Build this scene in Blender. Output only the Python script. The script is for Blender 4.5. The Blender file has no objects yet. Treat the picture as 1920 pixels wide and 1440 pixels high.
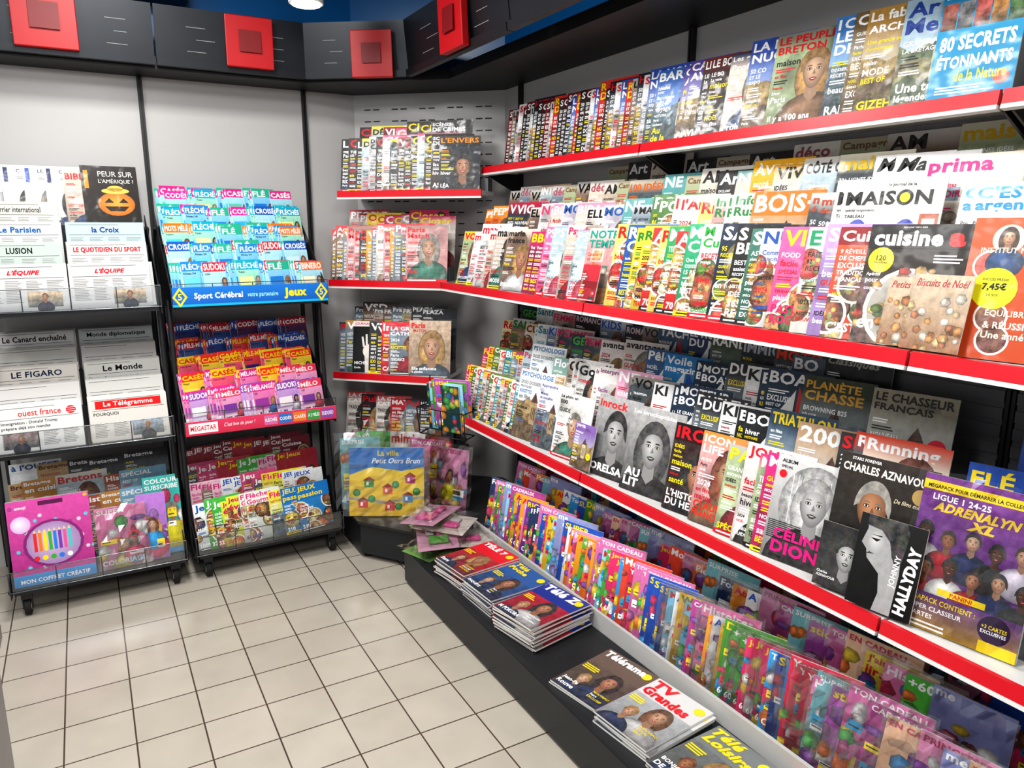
import bpy, math, random
import numpy as np
from mathutils import Vector
scene=bpy.context.scene
COL=scene.collection
scene.view_settings.view_transform='Standard'
try: scene.view_settings.look='Medium High Contrast'
except Exception: pass
rnd=random.Random(7)
D2R=math.pi/180
# ---------------------------------------------------------------- colours
def s2l(c): return c/12.92 if c<=.04045 else ((c+.055)/1.055)**2.4
LC={}
def lin(h):
    if h not in LC: LC[h]=tuple(s2l(int(h[i:i+2],16)/255) for i in (0,2,4))
    return LC[h]
NAMES={'red':'d02020','dark red':'701818','orange':'f08020','yellow':'f5d820','green':'3a9a40','dark green':'205030','teal':'20a0a0','light blue':'90c8e8','blue':'2060c0','navy':'182850','purple':'7040a0','pink':'e860a8','brown':'7a5030','black':'181818','grey':'808080','light grey':'c0c0c0','white':'f4f4f0','beige':'d8c8a8'}
def cname(h):
    r=[int(h[i:i+2],16) for i in (0,2,4)]
    return min(NAMES,key=lambda n:sum((r[k]-int(NAMES[n][2*k:2*k+2],16))**2 for k in range(3)))
# ---------------------------------------------------------------- materials
def mat(name,col,rough=.5,metal=0,noise=0,coat=0,scale=30):
    m=bpy.data.materials.new(name); m.use_nodes=True
    nt=m.node_tree; b=nt.nodes['Principled BSDF']
    c=lin(col) if isinstance(col,str) else col
    b.inputs['Roughness'].default_value=rough; b.inputs['Metallic'].default_value=metal
    b.inputs['Coat Weight'].default_value=coat
    n=nt.nodes.new('ShaderNodeTexNoise'); n.inputs['Scale'].default_value=scale; n.inputs['Detail'].default_value=3
    tc=nt.nodes.new('ShaderNodeTexCoord'); nt.links.new(tc.outputs['Object'],n.inputs['Vector'])
    r=nt.nodes.new('ShaderNodeMapRange'); k=noise if noise else .04
    r.inputs['To Min'].default_value=1-k; r.inputs['To Max'].default_value=1+k
    nt.links.new(n.outputs['Fac'],r.inputs['Value'])
    mx=nt.nodes.new('ShaderNodeVectorMath'); mx.operation='SCALE'; mx.inputs[0].default_value=c
    nt.links.new(r.outputs[0],mx.inputs['Scale']); nt.links.new(mx.outputs[0],b.inputs['Base Color'])
    return m
def printed(name,coat,rough,spec):
    m=bpy.data.materials.new(name); m.use_nodes=True
    nt=m.node_tree; N=nt.nodes.new; Lk=nt.links.new; b=nt.nodes['Principled BSDF']
    at=N('ShaderNodeAttribute'); at.attribute_name='Col'
    tc=N('ShaderNodeTexCoord')
    n=N('ShaderNodeTexNoise'); n.inputs['Scale'].default_value=38; n.inputs['Detail'].default_value=6; n.inputs['Roughness'].default_value=.65
    Lk(tc.outputs['Object'],n.inputs['Vector'])
    mr=N('ShaderNodeMapRange'); mr.inputs['From Min'].default_value=.36; mr.inputs['From Max'].default_value=.64
    mr.inputs['To Min'].default_value=.25; mr.inputs['To Max'].default_value=1.8
    Lk(n.outputs['Fac'],mr.inputs['Value'])
    m1=N('ShaderNodeMix'); m1.data_type='RGBA'; m1.inputs[0].default_value=.14
    Lk(at.outputs['Color'],m1.inputs[6]); Lk(n.outputs['Color'],m1.inputs[7])
    sc=N('ShaderNodeVectorMath'); sc.operation='SCALE'; Lk(m1.outputs[2],sc.inputs[0]); Lk(mr.outputs[0],sc.inputs['Scale'])
    m2=N('ShaderNodeMix'); m2.data_type='RGBA'; Lk(at.outputs['Alpha'],m2.inputs[0]); Lk(at.outputs['Color'],m2.inputs[6]); Lk(sc.outputs[0],m2.inputs[7])
    Lk(m2.outputs[2],b.inputs['Base Color'])
    b.inputs['Roughness'].default_value=rough; b.inputs['Specular IOR Level'].default_value=spec; b.inputs['Coat Weight'].default_value=coat; b.inputs['Coat Roughness'].default_value=.15
    if coat:
        n2=N('ShaderNodeTexNoise'); n2.inputs['Scale'].default_value=9; n2.inputs['Detail'].default_value=2; Lk(tc.outputs['Object'],n2.inputs['Vector'])
        bp=N('ShaderNodeBump'); bp.inputs['Strength'].default_value=.6; bp.inputs['Distance'].default_value=.02; Lk(n2.outputs['Fac'],bp.inputs['Height']); Lk(bp.outputs[0],b.inputs['Coat Normal'])
    return m
PRINT=printed('printed_paper',.25,.42,.3); NEWSP=printed('newsprint',0,.9,.1)
def plastic(name,fac=.1,tint=(1,1,1),mxv=.6,rough=.12):
    m=bpy.data.materials.new(name); m.use_nodes=True; nt=m.node_tree; nt.nodes.clear()
    N=nt.nodes.new; o=N('ShaderNodeOutputMaterial'); mx=N('ShaderNodeMixShader'); t=N('ShaderNodeBsdfTransparent'); g=N('ShaderNodeBsdfGlossy')
    t.inputs[0].default_value=(*tint,1); g.inputs['Roughness'].default_value=rough
    lw=N('ShaderNodeLayerWeight'); lw.inputs[0].default_value=.3
    mr=N('ShaderNodeMapRange'); mr.inputs['To Min'].default_value=fac; mr.inputs['To Max'].default_value=mxv
    nt.links.new(lw.outputs['Fresnel'],mr.inputs['Value']); nt.links.new(mr.outputs[0],mx.inputs[0])
    nt.links.new(t.outputs[0],mx.inputs[1]); nt.links.new(g.outputs[0],mx.inputs[2]); nt.links.new(mx.outputs[0],o.inputs[0])
    return m
M_WHITE=mat('white_enamel','d8d8d6',.35); M_RED=mat('red_plastic_rail','cc0e22',.35,coat=.2)
M_DARK=mat('dark_grey_metal','2c2e31',.4,.3); M_BLACK=mat('black_paint','070708',.5)
M_GREY=mat('grey_metal_shelf','8e8e8e',.4,.1); M_SLAT=mat('slat_grey','5c5d61',.5)
M_CHROME=mat('steel_wire','707478',.25,.9); M_FASC=mat('fascia_grey_metal','2c2f34',.35,.5,noise=.15,scale=8)
M_SIGNR=mat('red_sign','b00c16',.45); M_RUB=mat('rubber','101010',.7); M_CLEAR=plastic('clear_acrylic',.1,(.96,.97,.98),.5); M_WRAP=plastic('plastic_film',.06); M_BAG=plastic('crumpled_film',.16,(.98,.98,.98),.85,.16)
M_UP=mat('upright_black','1a1b1d',.5); M_LGREY=mat('light_grey_deck','bcbcba',.35)
M_PINK=mat('pink_plastic','e05aa0',.3,coat=.4); M_GRN=mat('green_plastic','5aa848',.3,coat=.4)
# ---------------------------------------------------------------- text glyph cache
GC={}
def glyph(s,b=.02,it=False):
    k=(s,b,it)
    if k in GC: return GC[k]
    cu=bpy.data.curves.new('txt','FONT'); cu.body=s; cu.size=1; cu.offset=b; cu.resolution_u=2
    cu.shear=.3 if it else 0
    cu.space_character=1+b*1.5
    ob=bpy.data.objects.new('txt',cu); me=bpy.data.meshes.new_from_object(ob)
    n=len(me.vertices); V=np.zeros(n*3); me.vertices.foreach_get('co',V); V=V.reshape(-1,3)[:,:2]
    F=[tuple(p.vertices) for p in me.polygons]
    bpy.data.objects.remove(ob); bpy.data.curves.remove(cu); bpy.data.meshes.remove(me)
    if n==0: V=np.array([[0,0],[1,0],[1,1]]); F=[]
    GC[k]=(V,F,V.min(0),V.max(0)); return GC[k]
def clip(P):
    for ax,lim,sg in ((0,0,1),(0,1,-1),(1,0,1),(1,1,-1)):
        Q=[]; n=len(P)
        if n==0: return P
        for i in range(n):
            a=P[i]; b=P[(i+1)%n]; da=(a[ax]-lim)*sg; db=(b[ax]-lim)*sg
            if da>=0: Q.append(a)
            if (da>=0)!=(db>=0):
                t=da/(da-db); Q.append((a[0]+(b[0]-a[0])*t,a[1]+(b[1]-a[1])*t))
        P=Q
    return P
EPS=.0002
def dk(h,k): return ''.join('%02x'%max(0,min(255,int(int(h[i:i+2],16)*k))) for i in (0,2,4))
def mixc(a,b,t): return ''.join('%02x'%int(int(a[i:i+2],16)*(1-t)+int(b[i:i+2],16)*t) for i in (0,2,4))
class Cv:
    def __init__(s,w,h,th,bg,spine=None,paper='e4e2dc',fold=False):
        s.w,s.h,s.th=w,h,th; s.V=[];s.F=[];s.C=[]; s.fold=fold
        x=w/2
        def q(ps,c):
            i=len(s.V); s.V+=ps; s.F.append(tuple(range(i,i+len(ps)))); s.C+=[(*lin(c),0)]*len(ps)
        q([(-x,0,0),(x,0,0),(x,0,h),(-x,0,h)],bg)
        q([(x,th,0),(-x,th,0),(-x,th,h),(x,th,h)],bg)
        q([(-x,th,0),(-x,0,0),(-x,0,h),(-x,th,h)],spine or bg)
        q([(x,0,0),(x,th,0),(x,th,h),(x,0,h)],paper)
        q([(-x,th,0),(x,th,0),(x,0,0),(-x,0,0)],paper)
        if not fold: q([(-x,0,h),(x,0,h),(x,th,h),(-x,th,h)],paper)
        else:
            A=[(th/2-th/2*math.cos(t*math.pi/6),h+th/2*math.sin(t*math.pi/6)) for t in range(7)]
            for a,b in zip(A,A[1:]): q([(-x,a[0],a[1]),(x,a[0],a[1]),(x,b[0],b[1]),(-x,b[0],b[1])],bg)
            q([(-x,a[0],a[1]) for a in A][::-1],paper); q([(x,a[0],a[1]) for a in A],paper)
    def poly(s,P,c,L=2,a=0):
        if isinstance(c,str): P=clip(list(P))
        if len(P)<3: return
        i=len(s.V)
        s.V+=[((p[0]-.5)*s.w,-L*EPS,p[1]*s.h) for p in P]; s.F.append(tuple(range(i,i+len(P))))
        s.C+=[(*lin(c),a)]*len(P) if isinstance(c,str) else [(*lin(k),a) for k in c]
    def rect(s,x0,y0,x1,y1,c,L=2,a=0): s.poly([(x0,y0),(x1,y0),(x1,y1),(x0,y1)],c,L,a)
    def grad(s,x0,y0,x1,y1,cb,ct,L=1,a=0): s.poly([(x0,y0),(x1,y0),(x1,y1),(x0,y1)],[cb,cb,ct,ct],L,a)
    def ell(s,cx,cy,rx,ry,c,L=2,a=0,n=20): s.poly([(cx+rx*math.cos(t*2*math.pi/n),cy+ry*math.sin(t*2*math.pi/n)) for t in range(n)],c,L,a)
    def circ(s,cx,cy,r,c,L=2,a=0,n=20): s.ell(cx,cy,r,r*s.w/s.h,c,L,a,n)
    def soft(s,cx,cy,rx,ry,cc,cr,L=2,a=0,n=20,ox=-.25,oy=.2,af=None):
        cl=lambda v:min(1,max(0,v)); i=len(s.V); z=-L*EPS; af=a if af is None else af
        P=[(cl(cx+ox*rx),cl(cy+oy*ry))]+[(cl(cx+rx*math.cos(t*2*math.pi/n)),cl(cy+ry*math.sin(t*2*math.pi/n))) for t in range(n)]
        s.V+=[((p[0]-.5)*s.w,z,p[1]*s.h) for p in P]; s.C+=[(*lin(cc),a)]+[(*lin(cr),af)]*n
        s.F+=[(i,i+1+k,i+1+(k+1)%n) for k in range(n)]
    def txt(s,t,x,y,w,h,c,L=4,al='l',b=.02,it=False,rot=0,stretch=1.0):
        V,F,mn,mx=glyph(t,b,it)
        bw,bh=max(mx[0]-mn[0],.01),max(mx[1]-mn[1],.01)
        if bh<.5: bh=.72
        sy=h*s.h/bh; sx=min(sy*stretch,w*s.w/bw)
        if sx<.5*sy: sy=sx/.5
        W=(V-mn)*np.array([sx,sy]); off=0 if al=='l' else (-bw*sx/2 if al=='c' else -bw*sx)
        W[:,0]+=off
        if rot:
            ca,sa=math.cos(rot*D2R),math.sin(rot*D2R); W=W@np.array([[ca,sa],[-sa,ca]])
        X=(x-.5)*s.w+W[:,0]; Z=y*s.h+W[:,1]
        i=len(s.V); s.V+=[(float(a),-L*EPS,float(b_)) for a,b_ in zip(X,Z)]
        s.F+=[tuple(k+i for k in f) for f in F]; s.C+=[(*lin(c),0)]*len(X)
    def lines(s,x,y,w,n,c,L=3,h=.012,g=.026,R=rnd):
        for i in range(n): s.rect(x,y-i*g,x+w*R.uniform(.6,1),y-i*g+h,c,L)
    def portrait(s,cx,cy,r,skin='e2b190',hair='4a2c1a',cloth='305080',L=2,long=True):
        rx=r*.72*s.h/s.w; d=lambda k:dk(skin,k)
        if long:
            s.soft(cx,cy-r*.3,rx*1.5,r*1.6,dk(hair,1.5),dk(hair,.7),L,.5,af=.5)
        s.soft(cx,cy-r*3.0,rx*2.8,r*1.8,dk(cloth,1.15),dk(cloth,.6),L+.3,.3,ox=-.3,oy=.6)
        s.poly([(cx-rx*.42,cy-r*.6),(cx-rx*.5,cy-r*1.4),(cx,cy-r*1.75),(cx+rx*.5,cy-r*1.4),(cx+rx*.42,cy-r*.6)],d(.72),L+.5)
        n=22; P=[]
        for t in range(n):
            a=t*2*math.pi/n; k=1 if math.sin(a)>-.2 else 1-.2*abs(math.sin(a))
            P.append((cx+rx*.93*k*math.cos(a),cy+r*1.02*math.sin(a)))
        cl=lambda v:min(1,max(0,v)); i=len(s.V); P=[(cx-rx*.25,cy+r*.1)]+P
        s.V+=[((cl(p[0])-.5)*s.w,-(L+.8)*EPS,cl(p[1])*s.h) for p in P]; s.C+=[(*lin(d(1.02)),0)]+[(*lin(d(.58)),.08)]*n; s.F+=[(i,i+1+k,i+1+(k+1)%n) for k in range(n)]
        P=[(cx+rx*1.14*math.cos(t*D2R),cy+r*1.2*math.sin(t*D2R)) for t in range(-14,195,11)]
        P+=[(cx+rx*.8*math.cos(t*D2R),cy+r*.16+r*.5*math.sin(t*D2R)) for t in range(188,-9,-14)]
        s.poly(P,dk(hair,.85),L+1.2,.5)
        for sg in (-1,1):
            ex=cx+sg*rx*.37; s.ell(ex,cy+r*.07,rx*.21,r*.085,d(.5),L+1.1,n=10); s.ell(ex,cy+r*.06,rx*.15,r*.05,'e0d8d0',L+1.2,n=8); s.ell(ex,cy+r*.065,rx*.075,r*.055,'1c1410',L+1.3,n=8)
            s.poly([(ex-rx*.22,cy+r*.2),(ex+rx*.22,cy+r*.21),(ex+rx*.12,cy+r*.28),(ex-rx*.14,cy+r*.27)],dk(hair,.7),L+1.3)
        s.poly([(cx+rx*.02,cy+.05*r),(cx+rx*.17,cy-r*.22),(cx-rx*.1,cy-r*.26)],d(.62),L+1.1)
        g=skin=='c8c8c8'
        s.poly([(cx-rx*.34,cy-r*.46),(cx-rx*.09,cy-r*.4),(cx+rx*.09,cy-r*.4),(cx+rx*.34,cy-r*.46),(cx+rx*.13,cy-r*.6),(cx-rx*.13,cy-r*.6)],'404040' if g else '983038',L+1.1)
        s.poly([(cx-rx*.2,cy-r*.47),(cx+rx*.2,cy-r*.47),(cx+rx*.08,cy-r*.51),(cx-rx*.08,cy-r*.51)],'d8d8d8' if g else 'f0e8e4',L+1.3)
    def mesh(s,name):
        me=bpy.data.meshes.new(name); me.from_pydata(s.V,[],s.F); me.materials.append(NEWSP if s.fold else PRINT)
        at=me.color_attributes.new('Col','FLOAT_COLOR','POINT'); at.data.foreach_set('color',np.array(s.C,dtype=np.float32).ravel())
        me.update(); return me
# ---------------------------------------------------------------- designs
DES={}
FOODC=['b8602a','d89a40','7a4020','58782c','c83a28','e8d090','b08040','683018']
STY={'P':'portrait cover','F':'food cover','L':'landscape cover','T':'headline cover','Z':'puzzle grid cover','K':'playful cover','D':'moody dark cover','I':'interior photo cover','B':'boat cover'}
SKINS=['d8a888','c89070','e0b898','b47c58']; HAIRS=['3a2416','6a4424','a88048','1c1512','7a3a20','8c8880']
FILL=['SPÉCIAL','EXCLUSIF','RECETTES','IDÉES','NOUVEAU','GUIDE','NOËL','DOSSIER','TENDANCE','santé','beauté','MODE','Paris','HISTOIRE','voyage','TRADITION','cadeaux','maison','hiver','plaisir','BEST OF','2024','en fête','facile']
PAL=['c8b8a8','7a8a98','e0d0c0','505a60','b0c4cc','d8a0a0','8a7060','d8d0c8','a8b890','303840']
def m(key,title,bg,tc,st,sub='',sc='ffffff',big='',bc=None,w=.21,h=.28,th=.0035,tband=None,kind='magazine',ty=.13,b=.03,it=False,fn=None,lab=None):
    DES[key]=dict(title=title,bg=bg,tc=tc,st=st,sub=sub,sc=sc,big=big,bc=bc or sc,w=w,h=h,th=th,tb=tband,kind=kind,ty=ty,b=b,it=it,fn=fn,lab=lab)
def draw(key,var=0):
    d=DES[key]; R=random.Random(key+str(var)); c=Cv(d['w'],d['h'],d['th'],d['bg'],spine=R.choice([d['bg'],d['tc'],'f0f0f0']),fold=d['kind']=='newspaper')
    if d['fn']: d['fn'](c,R,d); return c.mesh(d['kind'])
    bg=d['bg']; st=d['st']
    if st in 'PDI' and R.random()<.6:
        p=R.choice(PAL) if st!='D' else R.choice(['28201c','1c2430','301818'])
        c.grad(0,0,1,.8,dk(p,.75),p,1,.25); c.grad(0,.8,1,1,p,bg,1)
        bl=p
    else: c.grad(0,0,1,1,dk(bg,.75),dk(bg,1.08),1,.1); bl=bg
    if st in 'PDLT':
        for i in range(4): c.soft(R.random(),R.uniform(.1,.8),R.uniform(.15,.35),R.uniform(.12,.25),dk(bl,R.choice([.6,.75,1.25])),dk(bl,.9),1.2+i*.1,.2)
    if st=='P':
        c.portrait(R.uniform(.5,.64),R.uniform(.5,.62),R.uniform(.16,.22),R.choice(SKINS),R.choice(HAIRS),R.choice(['902030','204070','d0d0d0','202020','3a7a68','c07088','8a6a50']),long=R.random()>.35)
    elif st=='F':
        for i in range(9):
            x,y,r=R.random(),R.uniform(0,.68),R.uniform(.13,.28); k=R.choice(FOODC); q=c.w/c.h
            c.circ(x,y,r,R.choice(['e8e4dc','d8ccbc',dk(k,.5)]),2+i*.12); c.soft(x,y,r*.86,r*.86*q,dk(k,1.25),dk(k,.55),2.05+i*.12,.7)
            for j in range(9): c.soft(x+R.uniform(-.55,.55)*r,y+R.uniform(-.5,.5)*r*q,r*R.uniform(.12,.3),r*R.uniform(.12,.22)*q,dk(R.choice(FOODC),1.3),dk(R.choice(FOODC),.6),2.1+i*.12+j*.004,.7,n=R.choice([5,6,8]))
    elif st=='L':
        c.grad(0,.45,1,.85,dk(mixc(bg,'d8e8f4',.6),1),bg,1.6,.15)
        pal=R.choice([['5a6a48','7a7450','48583a'],['6a7a88','48606e','38484e'],['a08858','80683c','5a4828']])
        for k in range(3):
            P=[(0,0)]+[(x/6,.55-k*.14+R.uniform(-.06,.06)) for x in range(7)]+[(1,0)]
            c.poly(P,pal[k],1.7+k*.2,.75)
        bx=R.uniform(.4,.6)
        c.rect(bx,.24,bx+.16,.55,R.choice(['d0c4a4','a89068']),2.4,.5); c.poly([(bx-.03,.55),(bx+.19,.55),(bx+.08,.7)],'5a4034',2.4,.4)
        for j in range(3): c.rect(bx+.03+j*.045,.3,bx+.05+j*.045,.48,'3a3028',2.5)
    elif st=='I':
        c.grad(0,0,1,.32,'8a6440','b89468',1.5,.4); c.grad(.08,.2,.65,.42,'606a6c',R.choice(['9aa8ac','d8d0c0','6a7a6a']),1.8,.2); c.rect(.12,.36,.6,.5,R.choice(['a8b4b8','e0d8c8','5a7a6a']),1.7,.2)
        for j in range(3): c.soft(.2+.16*j,.42,.08,.055,R.choice(['e8e0d0','c06848','486878']),'808078',2,.1)
        c.rect(.7,.25,.73,.65,'302820',2); c.poly([(.62,.63),(.82,.63),(.77,.74),(.67,.74)],'f4e8b0',2)
        c.soft(.85,.3,.13,.1,'5a8a4a','2a4a28',2.2,.9); c.rect(.15,.55,.45,.72,'e8e4dc',1.8); c.rect(.18,.57,.42,.7,R.choice(['8098a8','c8a070']),1.9,.8)
    elif st=='B':
        c.grad(0,0,1,.45,'12305a','3a78a0',1.4,.6); c.poly([(.1,.35),(.9,.35),(.78,.22),(.2,.22)],'e8e8e8',2,.1); c.poly([(.48,.37),(.48,.8),(.15,.4)],'e8e8e4',2.2,.1); c.poly([(.52,.37),(.52,.84),(.85,.4)],R.choice(['d03030','e8e8e8','2050a0']),2.2,.1)
    elif st=='D':
        c.portrait(.58,.45,.2,R.choice(SKINS),'181210','101014')
    elif st=='Z':
        n=7; gx,gy,gs=.08,.06,.085
        c.rect(0,0,1,.32,R.choice(['ffffff','f0f4d0','d8f0f8',mixc(bg,'ffffff',.6)]),1.4)
        for i in range(n):
            for j in range(4):
                c.rect(gx+i*gs,.03+j*.06,gx+i*gs+gs*.86,.03+j*.06+.05,R.choice(['ffffff','ffffff',d['tb'] or bg,'303030','c8e0f0']),1.8)
        c.rect(.05,.36,.6,.6,d['sc'],1.7,.0); c.circ(.8,.25,.17,R.choice(['f8d820','e02030','ffffff',d['sc']]),2.4); c.txt(R.choice(['5','75','150','84']),.8,.22,.2,.07,'202020',3,'c')
        c.portrait(.78,.52,.075,R.choice(SKINS),R.choice(HAIRS),R.choice(['c03050','3070b0','e0e0e0']),2.2)
    elif st=='K':
        for i in range(16): k=R.choice(['f8d820','e83070','30a0e0','50c050','f08020','a050c0','ffffff',bg]); c.soft(R.random(),R.uniform(0,.78),R.uniform(.06,.18),R.uniform(.04,.13),k,dk(k,.55),1.5+i*.06,.45,n=R.choice([5,7,9,20]))
        for i in range(2): x,y=R.uniform(.3,.75),R.uniform(.25,.55); c.portrait(x,y,R.uniform(.07,.11),R.choice(SKINS),R.choice(HAIRS+['e8a030']),R.choice(['e83070','30a0e0','f8d820']),2.6+i*1.2,R.random()<.5)
        for i in range(4): x,y=R.choice([.06,.6]),R.uniform(.03,.6); c.rect(x,y,x+R.uniform(.2,.32),y+R.uniform(.05,.12),R.choice(['ffffff','f8e020','e02050','20a0d0']),5); c.lines(x+.02,y+.03,.18,1,'303030',5.2,.014,.035,R)
    elif st=='T':
        c.rect(0,.35,1,.55,dk(bg,.7),1.8); c.portrait(.78,.24,.08,R.choice(SKINS),R.choice(HAIRS),'303848',1.8,R.random()>.5)
    T=d['title'].split('|'); ty=d['ty']; y=1-.03; TL=6 if st=='K' else 4.4
    if d['tb']: c.rect(0,1-.05-ty*len(T)-.01,1,1,d['tb'],3.3)
    for t in T:
        hh=ty if (len(t)>3 or ty<.12) else ty*1.1
        c.txt(t,.04,y-hh,.92,hh,d['tc'],TL,b=d['b'],it=d['it'],stretch=1.3); y-=hh+.02
    y-=.04
    if d['sub']:
        for i,t in enumerate(d['sub'].split('|')):
            hh=.05 if i%2==0 else .04
            c.txt(t,.05,y-hh,.62,hh,d['sc'] if st!='Z' else '202020',4.8,b=.02); y-=hh+.02
    if st not in 'ZK':
        dark=sum(lin(bl))<1.0
        cols=[d['sc'],d['tc'],'f8e020' if dark else 'c01828','ffffff' if dark else '202020']
        while y>(.3 if d['big'] else .1):
            hh=R.choice([.03,.035,.05,.065]); k=R.choice(cols)
            if R.random()<.6: c.txt(R.choice(FILL),.05,y-hh,R.uniform(.3,.45),hh,k,4.8,b=.02)
            else: c.lines(.05,y-.018,R.uniform(.2,.34),2,k,4.2,.012,.024,R); hh=.045
            y-=hh+.022
        if R.random()<.5: yy=R.uniform(.1,.6); k=R.choice(['f8e020','e02040','ffffff','e83890']); c.circ(.84,yy,.11,k,4.9); c.txt(R.choice(['50','16','32','20','+']),.84,yy-.025,.14,.05,'202020' if k in('f8e020','ffffff') else 'ffffff',5.1,'c')
        if R.random()<.35: k=R.choice(['d01828','202020','f0d820']); c.rect(0,0,1,.05,k,4.9); c.lines(.05,.017,.9,1,'ffffff' if k!='f0d820' else '202020',5.1,.016,.03,R)
    if d['big']:
        B=d['big'].split('|'); y=.06+.1*(len(B)-1)
        for t in B: c.txt(t,.05,y,.9,.085,d['bc'],TL+.8,b=.03); y-=.1
    return c.mesh(d['kind'])
MESH={}
VR=random.Random(3)
def mesh_of(k):
    v=0 if DES[k]['fn'] else VR.randrange(3)
    if (k,v) not in MESH: MESH[(k,v)]=draw(k,v)
    return MESH[(k,v)]
def place(key,x,y,z,rz,lean,loc,group,rx=None,jit=0):
    d=DES[key]; o=bpy.data.objects.new(d['kind'],mesh_of(key)); COL.objects.link(o)
    o.location=(x,y,z); o.rotation_euler=((-lean*D2R) if rx is None else rx,0,rz*D2R)
    if jit: k=VR.uniform(.92,1.03); o.scale=(k,1,k*VR.uniform(.97,1.03))
    kw={'magazine':'magazine','puzzle_magazine':'puzzle magazine','newspaper':'newspaper','childrens_magazine':"children's magazine",'booklet':'booklet'}.get(d['kind'],d['kind'].replace('_',' '))
    o['label']=d['lab'] or f"{cname(d['bg'])} {kw} with {STY.get(d['st'],'printed front')} {loc}"
    o['category']=kw; o['group']=group
    return o
def row(theta,ox,oy,z,items,lean,loc,group,psi=None,jit=1):
    items=sorted(items,key=lambda a:a[1])
    if psi is None:
        mn=min([b[1]-a[1] for a,b in zip(items,items[1:])] or [.2]); th=max(DES[k[0]]['th'] for k in items)+.0018
        psi=max(2.5,math.degrees(math.asin(min(.5,th/mn))))
    ux,uy=math.cos(theta*D2R),math.sin(theta*D2R); out=[]
    for it in items:
        k,s=it[0],it[1]; w=DES[k]['w']; dz=it[2] if len(it)>2 else 0
        p=psi; a=(theta+p)*D2R
        out.append(place(k,ox+ux*s+math.cos(a)*w/2,oy+uy*s+math.sin(a)*w/2,z+dz,theta+p,lean,loc,group,jit=jit))
    return out
DR=random.Random(21)
def right(X,z,items,lean,loc,group,psi=None,sh=1,dup=0):
    f=lambda y:y+sh*.05*min(1,max(0,(3.2-y)/1.2))
    L=[(i[0],-f(i[1])) for i in items]
    if dup:
        out=[]; prev=-9
        for k,s in sorted(L,key=lambda a:a[1]):
            if s-prev>.075 and DR.random()<dup and s>-3.25: out.append((k,s-.027))
            out.append((k,s)); prev=s
        L=out
    return row(-90,X,0,z,L,lean,loc,group,psi)
# --- magazine list
W='ffffff'; K='101010'; Rd='d81828'; Y='f8dc20'
for i,(t,bg,tc,s) in enumerate([('SCIENCES','6a1420',W,'D'),('SCIENCE','d8d8d8',Rd,'T'),('SCIE','181c28',W,'D'),("L'INTEL",'c8c8c4',K,'P'),('LA NOU|NUC','3050a8',W,'L'),('GUERRES','701818',W,'D'),('HISTOIRE','1c2028',Rd,'L'),('R|DE','c83028',Y,'T')]): m('s%d'%i,t,bg,tc,s,sub='50 CO|ET LE|expo',ty=.1)
m('barc','BARC','3a6ab8',W,'L',big='Au|de la',bc=Y,sub='Idéales|pour|Barcelone',ty=.12); m('caav',"CAP|AVEN",'5a4898',W,'L',big='AVEN',ty=.1); m('boud','LE BOUDDHA','8a3c34',W,'D',sub='LE BO|La voie',ty=.1)
m('prof','Les grands|Profils','26406a',W,'P',big='Prohi',bc=W,sub='ALGER|histoire',ty=.08); m('peuple','LE PEUPLE|BRETON','8a8478',Rd,'P',big='il y a 100 ans',bc=W,ty=.08)
m('rail','1C|LE MIRA|DE NOT','3c78b8',W,'L',big='RADIO',ty=.1); m('arch','La fabuleuse|ARCHÉO','a8803c',W,'L',sub='Une grande aventure|d\'archéologues',sc=Y,ty=.09,big='GIZEH'); m('civ','CIVIL','705a38',W,'L',ty=.1)
m('arm','Ar|Men','8fa8b8','204090','L',sub='GRAND ANGLE|LA BRETAGNE',big='Une terre de|légendes',ty=.12)
def f80(c,R,d):
    c.grad(0,0,1,1,'0a88b8','18a0d0',1); c.rect(0,.82,1,1,'0a7aa8',1.5)
    for i,k in enumerate(['a03818','7a7a80','c84838','d89028','4a8a3a']): c.grad(.02+i*.195,.68,.2+i*.195,.92,dk(k,.5),k,2,.9)
    c.txt("L'Encyclopédie",.04,.95,.4,.04,W,4,b=0,it=True); c.circ(.88,.92,.1,Rd,3); c.txt('150',.88,.91,.12,.04,W,4,'c')
    c.txt('80 SECRETS',.06,.48,.88,.14,W,4,b=.04,stretch=1.2); c.txt('ÉTONNANTS',.06,.32,.88,.14,W,4,b=.04,stretch=1.2); c.txt('de la Nature',.3,.2,.6,.1,Y,4)
    c.lines(.1,.15,.8,3,W); c.circ(.85,.2,.09,'e05030',3,.4)
m('80s','','0a90c0',W,'L',fn=f80,w=.185,h=.265)
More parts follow.
